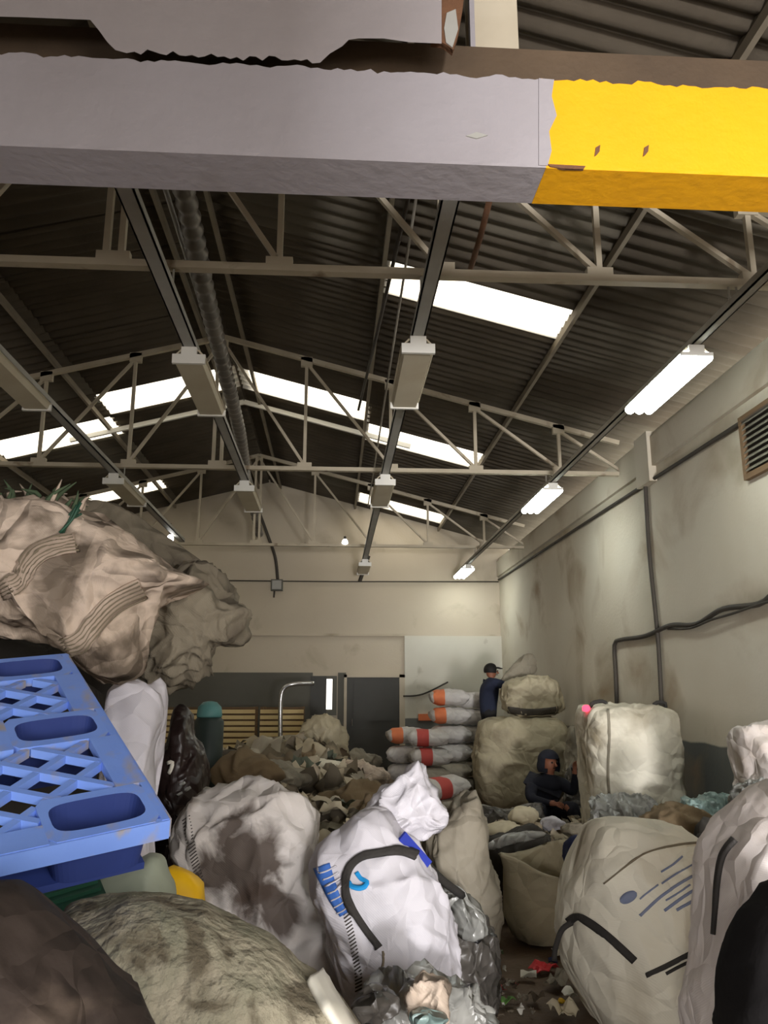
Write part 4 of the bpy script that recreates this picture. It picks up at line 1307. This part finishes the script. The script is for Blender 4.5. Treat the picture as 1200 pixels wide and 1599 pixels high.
A = PZ(758, 1470, .05); B = PZ(792, 1448, .05)
t = empty('plastic_bottle', (A + B) / 2 - V((0, 0, .05))); tag(t, 'pale blue plastic bottle lying on floor by dark plastic sack', 'bottle')
d = (B - A).normalized()
MB().tube([A, A + d * .02, A + d * .08, A + d * .1, A + d * .15, A + d * .19], [.03, .037, .037, .034, .037, .014], 12).build('body', M_bluelit, t, True)
MB().tube([A + d * .19, A + d * .215], .016, 10).build('cap', M_tealplas, t, True)

# ================================================================== LEFT: TARP BALES, PALLET
base = bag([(-330, 1020), (-200, 1000), (0, 996), (120, 1010), (210, 1040), (222, 1090), (218, 1200), (214, 1400), (210, 1540), (150, 1574), (-200, 1576), (-330, 1540)], 4.72, .7, M_bag_dark, 80,
           'dark bale under tarp-covered bale behind blue pallet', 'bale', 'wrapped_bale', wr=.05, wf=2, boxy=4, n=96)
bag([(-300, 1085), (-150, 1066), (40, 1064), (130, 1074), (150, 1120), (156, 1400), (150, 1640), (60, 1690), (-200, 1695), (-310, 1600)], 3.8, .62, M_bag_dark, 90,
    'dark bale directly beneath tarp bale, hidden behind blue pallet', 'bale', 'wrapped_bale', wr=.03, wf=2, boxy=5, n=72, rings=28)
T1 = bag([(-330, 860), (-200, 820), (-60, 812), (0, 806), (60, 796), (130, 802), (200, 850), (262, 888), (318, 908), (290, 922), (248, 936), (228, 965), (216, 1045), (160, 1054), (112, 1014), (64, 990), (0, 984), (-100, 990), (-330, 1000)],
         3.72, .8, M_tarp, 81, 'bale wrapped in crumpled pinkish tarp above blue pallet', 'bale', 'wrapped_bale', wr=.055, wf=2.7, n=130, rings=52, centre=(60, 915))
T = bvh(T1)
for p in ([(2, 922), (28, 908), (44, 880), (64, 862), (92, 852), (118, 848)], [(100, 1010), (128, 1000), (148, 972), (172, 946), (200, 928), (222, 918)]):
    dd = drape('tarp_strip', p, 32, T1, M_tarpband, tree=T, thick=.008)
    for off in (-12, -7, -2, 3, 8, 13):
        drape('tarp_thread', [(a + off * .55, b + off) for a, b in p], 1.5, T1, M_crease, parent=dd, tree=T, thick=.011, steps=24)
T2 = bag([(222, 958), (246, 916), (296, 894), (340, 900), (370, 942), (384, 962), (368, 1004), (330, 1014), (322, 1054), (280, 1070), (234, 1058), (216, 1008)], 4.15, .4, M_tarpgrey, 82,
         'ragged dark grey sack end hanging out of tarp bale', 'bag', 'limp_sack', wr=.06, wf=4.5, n=100, rings=40)
bag([(40, 806), (60, 792), (92, 781), (150, 786), (200, 800), (240, 828), (322, 884), (318, 902), (262, 888), (190, 846), (130, 818), (70, 818)], 4.32, .22, M_tarpgrey, 83,
    'rolled grey tarp lying on top of tarp bale', 'tarp', 'rolled_tarp', wr=.025, wf=5, n=100, rings=30, centre=(170, 822))
# green twine strands on the bale top
rt = random.Random(5)
t = empty('twine_tangle', PY(60, 800, 3.8)); tag(t, 'tangle of green plastic twine and dry shreds on tarp bale', 'twine')
for k in range(46):
    x = rt.uniform(-20, 130); y = 812 - rt.uniform(0, 18)
    h = rt.uniform(16, 62)
    a = [(x, y), (x + rt.uniform(-12, 14), y - h * .5), (x + rt.uniform(-24, 40), y - h * rt.uniform(.4, 1))]
    yy = rt.uniform(3.5, 3.9)
    MB().tube([PY(p[0], p[1], yy) for p in catmull(a, 8, False)], [.012, .013, .013, .012, .010, .008, .005, .002], 5).build('strand', M_weed if k % 3 else M_tarp, t, True)
t = empty('twine_tangle', PY(105, 820, 3.4)); tag(t, 'dark teal twine knot on face of tarp bale', 'twine')
for k in range(8):
    a = [(100 + rt.uniform(-8, 6), 832), (108 + rt.uniform(-6, 6), 812), (118 + rt.uniform(-6, 10), 788 + rt.uniform(-6, 14))]
    MB().tube([PY(p[0], p[1], 3.32 + k * .01) for p in catmull(a, 8, False)], .006, 5).build('strand', M_greenplas, t, True)

bag([(176, 1092), (196, 1072), (222, 1066), (248, 1080), (255, 1104), (250, 1140), (236, 1180), (236, 1300), (240, 1600), (215, 1770), (170, 1770), (150, 1500), (165, 1240), (176, 1140)], 3.35, .4, M_bag_white, 84,
    'white bag peeking out behind blue pallet', 'bag', 'plastic_bag', wr=.05, wf=5, stretch=(1, 1, .35))
DS = bag([(278, 1108), (292, 1108), (299, 1120), (299, 1146), (314, 1172), (322, 1215), (316, 1265), (322, 1330), (310, 1440), (262, 1450), (244, 1340), (248, 1240), (254, 1192), (268, 1152), (272, 1122)], 5.0, .45, M_darkbrown, 85,
         'dark brown tied plastic sack standing beside blue pallet', 'bag', 'plastic_bag', wr=.025, wf=5, n=100, rings=36, centre=(285, 1260))
drape('scrap_glint_mark', [(262, 1192), (270, 1190), (268, 1200), (264, 1208)], 5, DS, M_whiteplas, thick=.004, steps=10)
for k, (x, y) in enumerate(((284, 1224), (292, 1232), (280, 1240))):
    drape('scrap_glint_mark', [(x - 4, y + 2), (x, y), (x + 5, y - 3)], 4, DS, M_clear, thick=.004, steps=6)  # these pale flecks are painted glints on the dark plastic

# ---- blue plastic pallet, tilted on the pile
rv = ray(-248, 456).normalized()                       # along its right edge, going up and back
d0, d1 = V((265, 1278, 0)), V((0, 1335, 0))
lv = None
k0 = -8.15
lv = ray(*(d0 + (d1 - d0) * k0)[:2])
lv = (lv - rv * lv.dot(rv)).normalized()               # along the front edge, to the right
nv = lv.cross(rv).normalized()
if nv.z < 0: nv = -nv
C0 = EYE + ray(265, 1278) * 2.12
PU, PV, PT = 1.0, 1.2, .03
pal = empty('plastic_pallet', C0 - lv * .5 + rv * .6 - nv * .16)
tag(pal, 'blue plastic lattice pallet tilted on the waste pile', 'pallet')


def pp(u, v, h): return C0 - lv * u + rv * v + nv * h


def pbox(name, u0, u1, v0, v1, h0, h1, m=M_blue, par=None):
    return MB().hexa([pp(u0, v0, h0), pp(u1, v0, h0), pp(u1, v1, h0), pp(u0, v1, h0), pp(u0, v0, h1), pp(u1, v0, h1), pp(u1, v1, h1), pp(u0, v1, h1)]).build(name, m, par if par is not None else pal)


rowsv = [(0, .2), (.5, .7), (1.0, 1.2)]
colsu = [(.02, .30), (.70, .98)]
for vi, (v0, v1) in enumerate(rowsv):
    us = [0] + [x for c in colsu for x in c] + [PU]
    for a, b in zip(us[0::2], us[1::2]):
        if a > .2 and b < .8 and vi != 1:
            pbox('deck_plate', a, b, *((0, .085) if vi == 0 else (1.115, 1.2)), -PT, 0)
        else:
            pbox('deck_plate', a, b, v0, v1, -PT, 0)
    for (u0, u1) in colsu:
        n = 32
        uc, vc = (u0 + u1) / 2, (v0 + v1) / 2
        hu, hv = .118, .068
        outer = []; hole = []; mid = []; low = []; fl = []
        for k in range(n):
            a = 2 * pi * (k + .5) / n
            ca, sa = cos(a), sin(a)
            q = max(abs(ca) / (u1 - u0) * 2, abs(sa) / (v1 - v0) * 2)
            outer.append((uc + ca / q, vc + sa / q))
            e = .5
            hole.append((uc + math.copysign(abs(ca) ** e, ca) * hu, vc + math.copysign(abs(sa) ** e, sa) * hv))
        vs = [pp(u, v, 0) for u, v in outer] + [pp(u, v, 0) for u, v in hole] + [pp(u, v, -PT) for u, v in outer]
        fs = []
        for k in range(n):
            j = (k + 1) % n
            fs.append((k, j, n + j, n + k)); fs.append((k, 2 * n + k, 2 * n + j, j))
        cell = mesh_obj('cup_rim', vs, fs, M_blue, pal)
        sh = lambda pt, s: (uc + (pt[0] - uc) * s, vc + (pt[1] - vc) * s)
        vs = [pp(*p, 0) for p in hole] + [pp(*sh(p, .88), -.12) for p in hole] + [pp(*sh(p, 1.12), -PT) for p in hole] + [pp(*sh(p, .95), -.15) for p in hole]
        fs = []
        for k in range(n):
            j = (k + 1) % n
            fs += [(k, j, n + j, n + k), (2 * n + k, 2 * n + j, 3 * n + j, 3 * n + k)]
        fs += [tuple(range(n, 2 * n)), tuple(range(4 * n - 1, 3 * n - 1, -1))]
        mesh_obj('foot_cup', vs, fs, M_blueshade, pal)
for (v0, v1, U0, U1) in ((.2, .5, .085, PU - .085), (.7, 1.0, .085, PU - .085), (.085, .2, .30, .70), (1.0, 1.115, .30, .70)):
    if v1 - v0 > .2:
        pbox('edge_band', 0, .085, v0, v1, -PT, 0)
        pbox('edge_band', PU - .085, PU, v0, v1, -PT, 0)
    # diagonal lattice ribs in both directions, clipped to the panel
    for dirn in (1, -1):
        cst = -1.305
        while cst < 3:
            # line v = v0 + dirn*k*(u) + cst
            kk = .85
            pts = []
            for (u, v) in ((U0, None), (U1, None), (None, v0), (None, v1)):
                if u is not None:
                    vv = dirn * kk * u + cst
                    if v0 - 1e-6 <= vv <= v1 + 1e-6: pts.append((u, vv))
                else:
                    uu = (v - cst) * dirn / kk
                    if U0 - 1e-6 <= uu <= U1 + 1e-6: pts.append((uu, v))
            if len(pts) >= 2:
                a = min(pts); b = max(pts)
                if (a[0] - b[0]) ** 2 + (a[1] - b[1]) ** 2 > .0025:
                    hh = -.016 if dirn == 1 else -.0168
                    MB().bar(pp(a[0], a[1], hh), pp(b[0], b[1], hh), .021, .026, up=nv).build('rib', M_blue, pal)
            cst += .145
# skirts
pbox('skirt', 0, PU, -.006, .012, -.055, -.002)
pbox('skirt', 0, PU, PV - .012, PV + .006, -.055, -.002)
pbox('skirt', -.006, .012, 0, PV, -.055, -.002)
pbox('skirt', PU - .012, PU + .006, 0, PV, -.055, -.002)
for v0 in (.1, .6, 1.1):
    pbox('runner', .04, PU - .04, v0 - .05, v0 + .05, -.17, -.15, M_blueshade)

# ---- below the pallet
t = empty('ribbed_crate', PY(95, 1440, 2.3)); tag(t, 'dark green ribbed plastic crate lying under blue pallet', 'crate')
a = PY(5, 1400, 2.78); b = PY(150, 1358, 2.9)
ux = (b - a).normalized(); uz = V((0, -.35, .94)).normalized(); uy = ux.cross(uz).normalized()
ln = (b - a).length


def gbox(name, x0, x1, y0, y1, z0, z1):
    return MB().hexa([a + ux * x + uy * y + uz * z for x, y, z in ((x0, y0, z0), (x1, y0, z0), (x1, y1, z0), (x0, y1, z0), (x0, y0, z1), (x1, y0, z1), (x1, y1, z1), (x0, y1, z1))]).build(name, M_greenplas, t)


gbox('panel', 0, ln, 0, .3, -.22, 0)
for k in range(6):
    gbox('rib', .01, ln - .01, -.014, 0, -.20 + k * .035, -.185 + k * .035)
    gbox('rib', .01, ln - .01, .02 + k * .045, .035 + k * .045, 0, .012)
bag([(148, 1372), (190, 1348), (225, 1338), (248, 1336), (262, 1362), (275, 1404), (270, 1500), (200, 1540), (166, 1470)], 2.95, .22, M_palegreen, 86, 'pale green sheet bag wedged below blue pallet corner', 'bag', 'plastic_bag', wr=.02, wf=3)
bag([(258, 1360), (272, 1354), (292, 1362), (312, 1382), (318, 1420), (320, 1700), (300, 1800), (262, 1800), (255, 1600), (256, 1400)], 3.25, .22, M_yellowplas, 87, 'bright yellow plastic piece between pallet and soiled bulk bag', 'plastic piece', 'yellow_plastic', wr=.015, wf=5, n=48, rings=20)
FELT = bag([(95, 1440), (160, 1412), (220, 1400), (290, 1412), (360, 1442), (420, 1470), (480, 1530), (540, 1590), (590, 1680), (610, 1850), (560, 2150), (380, 2190), (200, 2180), (120, 1900), (80, 1600)], 2.35, .65, M_felt, 88,
    'big bag of matted grey felt fibre below blue pallet', wr=.02, wf=2.8, n=130, rings=52)
bag([(-260, 1480), (-150, 1410), (-30, 1392), (40, 1396), (100, 1430), (150, 1475), (190, 1530), (240, 1590), (300, 1690), (330, 1900), (280, 2250), (-100, 2450), (-300, 2300), (-320, 1800)], 1.75, .45, M_brownbag, 89,
    'dark brown sheet bag slumped over grey felt bag', wr=.05, wf=2.2, n=120, rings=48)
o = drape('plastic_strip', [(490, 1528), (504, 1556), (524, 1590), (556, 1640)], 26, FELT, M_whiteplas, parent=False, thick=.014, lift=.006)
tag(o, 'white plastic strip lying at edge of grey felt bag', 'strip')


# ================================================================== PEOPLE
def person(name, label, joints, edges, mats, mfun, head, face_dir, hair=True, cap=None, hooded=False):
    """one continuous skinned body; joints: name -> (pos, radius)"""
    names = list(joints)
    me = bpy.data.meshes.new(name)
    base = joints['pelvis'][0].copy(); base.z = min(j[0].z for j in joints.values()) - .03
    me.from_pydata([joints[k][0] - base for k in names], [(names.index(a), names.index(b)) for a, b in edges], [])
    tmp = bpy.data.objects.new(name + '_tmp', me); COL.objects.link(tmp)
    md = tmp.modifiers.new('skin', 'SKIN'); md.use_smooth_shade = True
    md.branch_smoothing = .4
    tmp.modifiers.new('sub', 'SUBSURF').levels = 2
    for i, k in enumerate(names):
        sv = me.skin_vertices[0].data[i]
        r = joints[k][1]
        sv.radius = r if isinstance(r, tuple) else (r, r)
        sv.use_root = (k == 'pelvis')
    dg = bpy.context.evaluated_depsgraph_get()
    ev = tmp.evaluated_get(dg)
    nm = bpy.data.meshes.new_from_object(ev)
    bpy.data.objects.remove(tmp); bpy.data.meshes.remove(me)
    nm.name = name
    nm.materials.clear()
    for m in mats: nm.materials.append(m)
    segs = [(joints[a][0] - base, joints[b][0] - base, a, b) for a, b in edges]
    for p in nm.polygons:
        p.use_smooth = True
        best = None
        for A, B, a, b in segs:
            ab = B - A
            t_ = max(0, min(1, (p.center - A).dot(ab) / max(1e-9, ab.length_squared)))
            dd = (p.center - A - ab * t_).length
            if best is None or dd < best[0]: best = (dd, a, b, t_)
        p.material_index = mfun(best[1], best[2], best[3])
    o = bpy.data.objects.new(name, nm); COL.objects.link(o)
    o.location = base
    tag(o, label, 'person')
    # face details and hair
    f = face_dir.normalized(); s = f.cross(V((0, 0, 1))).normalized(); u = s.cross(f).normalized()
    hc, hr = head
    for sg in (-1, 1):
        c = hc + f * hr * .86 + s * (sg * hr * .36) + u * hr * .08
        MB().lathe([(.002, -.012), (.009, -.008), (.012, 0), (.009, .008), (.002, .012)], c, 8).build('eye', M_eye, o, True)
        c = hc + s * (sg * hr * .86) - f * hr * .02
        MB().lathe([(.003, -.03), (.012, -.02), (.016, 0), (.018, .018), (.006, .03)], c, 8).build('ear', M_skin, o, True)
    MB().tube([hc + f * hr * .85 + u * hr * .1, hc + f * hr * 1.02 - u * hr * .12, hc + f * hr * 1.16 - u * hr * .2, hc + f * hr * .9 - u * hr * .28], [.008, .013, .015, .010], 8).build('nose', M_skin, o, True)
    MB().bar(hc + f * hr * .9 - u * hr * .5 - s * .024, hc + f * hr * .9 - u * hr * .5 + s * .024, .01, .012).build('mouth', M_eye, o)
    # hair or hood: shell over the back and top of the head
    vs = []; fs = []
    n, k = 24, 12
    R = hr * (1.22 if hooded else 1.10)
    for i in range(k + 1):
        th = (pi * (.80 if hooded else .62)) * i / k
        for j in range(n):
            a_ = 2 * pi * j / n
            dv = (u * cos(th) - f * .0) + (s * cos(a_) + f * sin(a_)) * sin(th)
            dv = dv.normalized()
            fr = dv.dot(f)
            lim = R * (1 if fr < .55 else max(.8, 1 - (fr - .55) * .6))
            p = hc + u * hr * .12 - f * hr * .12 + V((dv.x, dv.y, dv.z)) * lim
            if hooded and dv.dot(u) < -.1: p += V((dv.x, dv.y, -.3)).normalized() * .07 * min(1, -dv.dot(u) - .1)
            vs.append(p)
    for i in range(k):
        for j in range(n):
            a_ = i * n + j; b_ = i * n + (j + 1) % n
            q = sum((vs[x] for x in (a_, b_, a_ + n, b_ + n)), V()) / 4
            if (q - hc).normalized().dot(f) > .5 and (q - hc).dot(u) < hr * (.45 if hooded else .62): continue
            fs.append((a_, b_, b_ + n, a_ + n))
    mesh_obj('hood' if hooded else ('cap' if cap else 'hair'), vs, fs, M_jacket if hooded else (cap or M_hair), o, True)
    if cap:
        b0 = hc + f * hr * .75 + u * hr * .55
        MB().hexa([b0 - s * .07, b0 + s * .07, b0 + s * .055 + f * .09 - u * .015, b0 - s * .055 + f * .09 - u * .015,
                   b0 - s * .07 + u * .012, b0 + s * .07 + u * .012, b0 + s * .055 + f * .09 - u * .003, b0 - s * .055 + f * .09 - u * .003]).build('cap_peak', cap, o)
    return o


def hand_chain(J, E, wrist, side, fdir, sdir, tag_):
    """palm and five fingers; fdir along the fingers, sdir towards the thumb"""
    w0 = J[wrist][0]
    palm = w0 + fdir * .055
    J[tag_ + 'palm'] = (palm, (.030, .018)); E.append((wrist, tag_ + 'palm'))
    bend = fdir.cross(sdir).normalized()
    if bend.z > 0: bend = -bend
    for i, (o_, l) in enumerate(((.027, .07), (.009, .08), (-.009, .075), (-.026, .06))):
        b0 = palm + fdir * .04 + sdir * o_
        J[f'{tag_}f{i}a'] = (b0, .009); E.append((tag_ + 'palm', f'{tag_}f{i}a'))
        J[f'{tag_}f{i}b'] = (b0 + fdir * l * .5 + bend * .012, .0085); E.append((f'{tag_}f{i}a', f'{tag_}f{i}b'))
        J[f'{tag_}f{i}c'] = (b0 + fdir * l * .8 + bend * .04, .007); E.append((f'{tag_}f{i}b', f'{tag_}f{i}c'))
    J[tag_ + 'ta'] = (palm + sdir * .04 - fdir * .01, .010); E.append((tag_ + 'palm', tag_ + 'ta'))
    J[tag_ + 'tb'] = (palm + sdir * .055 + fdir * .03 + bend * .015, .008); E.append((tag_ + 'ta', tag_ + 'tb'))


# standing worker, side on, reaching to the sack on the right
ph = PY(764, 1050, 12.9)
g = ph.z - 1.58
B = V((ph.x, ph.y, g))
J = {'pelvis': (B + V((-.03, 0, .93)), (.15, .12)), 'waist': (B + V((-.03, 0, 1.08)), (.15, .11)), 'chest': (B + V((0, 0, 1.28)), (.18, .13)), 'upchest': (B + V((.0, 0, 1.41)), (.16, .12)),
     'neck': (B + V((.02, 0, 1.49)), .066), 'head': (B + V((.04, 0, 1.56)), (.085, .095)), 'crown': (B + V((.045, 0, 1.65)), (.075, .085)),
     'lsh': (B + V((.02, .19, 1.42)), .07), 'lel': (B + V((.20, .22, 1.36)), .05), 'lwr': (B + V((.42, .14, 1.50)), .034),
     'rsh': (B + V((.02, -.20, 1.42)), .07), 'rel': (B + V((.19, -.28, 1.37)), .05), 'rwr': (B + V((.40, -.22, 1.53)), .034),
     'lhip': (B + V((-.03, .09, .86)), .10), 'lkn': (B + V((.03, .11, .48)), .065), 'lank': (B + V((-.02, .11, .09)), .045), 'ltoe': (B + V((.13, .12, .045)), .04),
     'rhip': (B + V((-.03, -.09, .86)), .10), 'rkn': (B + V((.05, -.11, .48)), .065), 'rank': (B + V((0, -.12, .09)), .045), 'rtoe': (B + V((.15, -.13, .045)), .04)}
E_ = [('pelvis', 'waist'), ('waist', 'chest'), ('chest', 'upchest'), ('upchest', 'neck'), ('neck', 'head'), ('head', 'crown'), ('upchest', 'lsh'), ('lsh', 'lel'), ('lel', 'lwr'),
      ('upchest', 'rsh'), ('rsh', 'rel'), ('rel', 'rwr'), ('pelvis', 'lhip'), ('lhip', 'lkn'), ('lkn', 'lank'), ('lank', 'ltoe'), ('pelvis', 'rhip'), ('rhip', 'rkn'), ('rkn', 'rank'), ('rank', 'rtoe')]
for k in ('pelvis', 'waist', 'chest', 'upchest'):
    J[k] = (J[k][0], (J[k][1][0] * 1.15, J[k][1][1] * 1.3))
for k in ('lsh', 'rsh', 'lel', 'rel'):
    J[k] = (J[k][0], J[k][1] * 1.25)
RZ = Matrix.Translation(B) @ Matrix.Rotation(radians(8), 4, 'Z') @ Matrix.Translation(-B)
for k in J: J[k] = (RZ @ J[k][0], J[k][1])
hand_chain(J, E_, 'lwr', 1, V((.9, -.1, .3)).normalized(), V((0, -.5, .85)), 'l')
hand_chain(J, E_, 'rwr', -1, V((.9, .1, .3)).normalized(), V((0, .5, .85)), 'r')


def mf(a, b, t):
    if a in ('neck', 'head') or b in ('head', 'crown'): return 0
    if 'palm' in a + b or (a[1:2] in 'ft' and len(a) == 4): return 0
    if a in ('pelvis', 'lhip', 'rhip', 'lkn', 'rkn') and b not in ('waist',): return 2
    if a in ('lank', 'rank'): return 3
    return 1


person('person', 'person in dark work jacket standing and lifting grey sack by stacked sacks', J, E_, [M_skin, M_jacketblue, M_trouser, M_shoe], mf, (RZ @ (B + V((.043, 0, 1.60))), .105), V((1, .2, -.05)), cap=M_hair)
# what he stands on: a flat bale behind the bulk bag
tag(MB().box(B.x - .24, B.x + .42, B.y - .28, B.y + .32, 0, g + .012).build('pressed_bale', M_bag_grey), 'flat pressed grey bale under feet of standing worker', 'bale')

# seated worker in dark hooded jacket
ps = PY(850, 1182, 9.9)
B = V((ps.x, ps.y, 0))
hz = ps.z - .06
J = {'pelvis': (B + V((-.02, .05, .24)), (.17, .15)), 'waist': (B + V((-.03, .03, .38)), (.18, .15)), 'chest': (B + V((-.02, -.02, .56)), (.20, .15)), 'upchest': (B + V((0, -.06, hz - .20)), (.15, .12)),
     'neck': (B + V((.02, -.08, hz - .12)), .06), 'head': (B + V((.04, -.10, hz - .02)), (.088, .098)), 'crown': (B + V((.035, -.09, hz + .07)), (.075, .085)),
     'lsh': (B + V((-.18, -.06, hz - .24)), .07), 'lel': (B + V((-.24, -.22, .42)), .052), 'lwr': (B + V((-.06, -.42, .40)), .033),
     'rsh': (B + V((.19, -.05, hz - .24)), .07), 'rel': (B + V((.30, -.16, .48)), .052), 'rwr': (B + V((.30, -.22, hz - .12)), .033),
     'lhip': (B + V((-.10, -.02, .20)), .11), 'lkn': (B + V((-.20, -.42, .36)), .075), 'lank': (B + V((-.16, -.46, .09)), .047), 'ltoe': (B + V((-.17, -.62, .045)), .042),
     'rhip': (B + V((.10, -.02, .20)), .11), 'rkn': (B + V((.22, -.40, .36)), .075), 'rank': (B + V((.20, -.46, .09)), .047), 'rtoe': (B + V((.22, -.62, .045)), .042)}
E_ = [('pelvis', 'waist'), ('waist', 'chest'), ('chest', 'upchest'), ('upchest', 'neck'), ('neck', 'head'), ('head', 'crown'), ('upchest', 'lsh'), ('lsh', 'lel'), ('lel', 'lwr'),
      ('upchest', 'rsh'), ('rsh', 'rel'), ('rel', 'rwr'), ('pelvis', 'lhip'), ('lhip', 'lkn'), ('lkn', 'lank'), ('lank', 'ltoe'), ('pelvis', 'rhip'), ('rhip', 'rkn'), ('rkn', 'rank'), ('rank', 'rtoe')]
for k in J:
    r_ = J[k][1]
    f_ = 1.28 if k in ('pelvis', 'waist', 'chest', 'upchest', 'lsh', 'rsh', 'lel', 'rel', 'lhip', 'rhip', 'lkn', 'rkn') else 1.0
    J[k] = (J[k][0], (r_[0] * f_, r_[1] * f_) if isinstance(r_, tuple) else r_ * f_)
hand_chain(J, E_, 'lwr', 1, V((.85, -.5, -.1)).normalized(), V((.3, .5, .8)).normalized(), 'l')
hand_chain(J, E_, 'rwr', -1, V((.05, -.1, 1)).normalized(), V((-.9, -.3, 0)).normalized(), 'r')
person('person', 'person in dark hooded jacket sitting low beside beige bulk bag', J, E_, [M_skin, M_jacket, M_jacket, M_shoe], mf, (B + V((.038, -.095, hz + .01)), .108), V((.45, -.9, -.1)), hooded=True)

# ================================================================== HEAPS, POURED AROUND EVERYTHING ABOVE
heap('waste_heap', -6.2, 1.0, 5.2, 14.8, hollowed(h_mid), 'broad heap of matted beige and grey waste behind white bulk bags', 1500, 11, (.14, .45))
heap('waste_heap', 1.0, 3.5, 6.4, 11.0, hollowed(h_right), 'low litter heap of rags and foam around seated worker', 800, 12, (.08, .28))
heap('floor_litter', .6, 1.05, 4.3, 5.3, lambda x, y: .04, 'tiny scraps and shreds strewn on brown floor aisle', 70, 13, (.02, .055),
     [hx(120, 110, 96), hx(170, 164, 150), hx(90, 80, 66), hx(150, 60, 56), hx(90, 100, 70), hx(190, 186, 176), hx(76, 64, 52)], base=False)
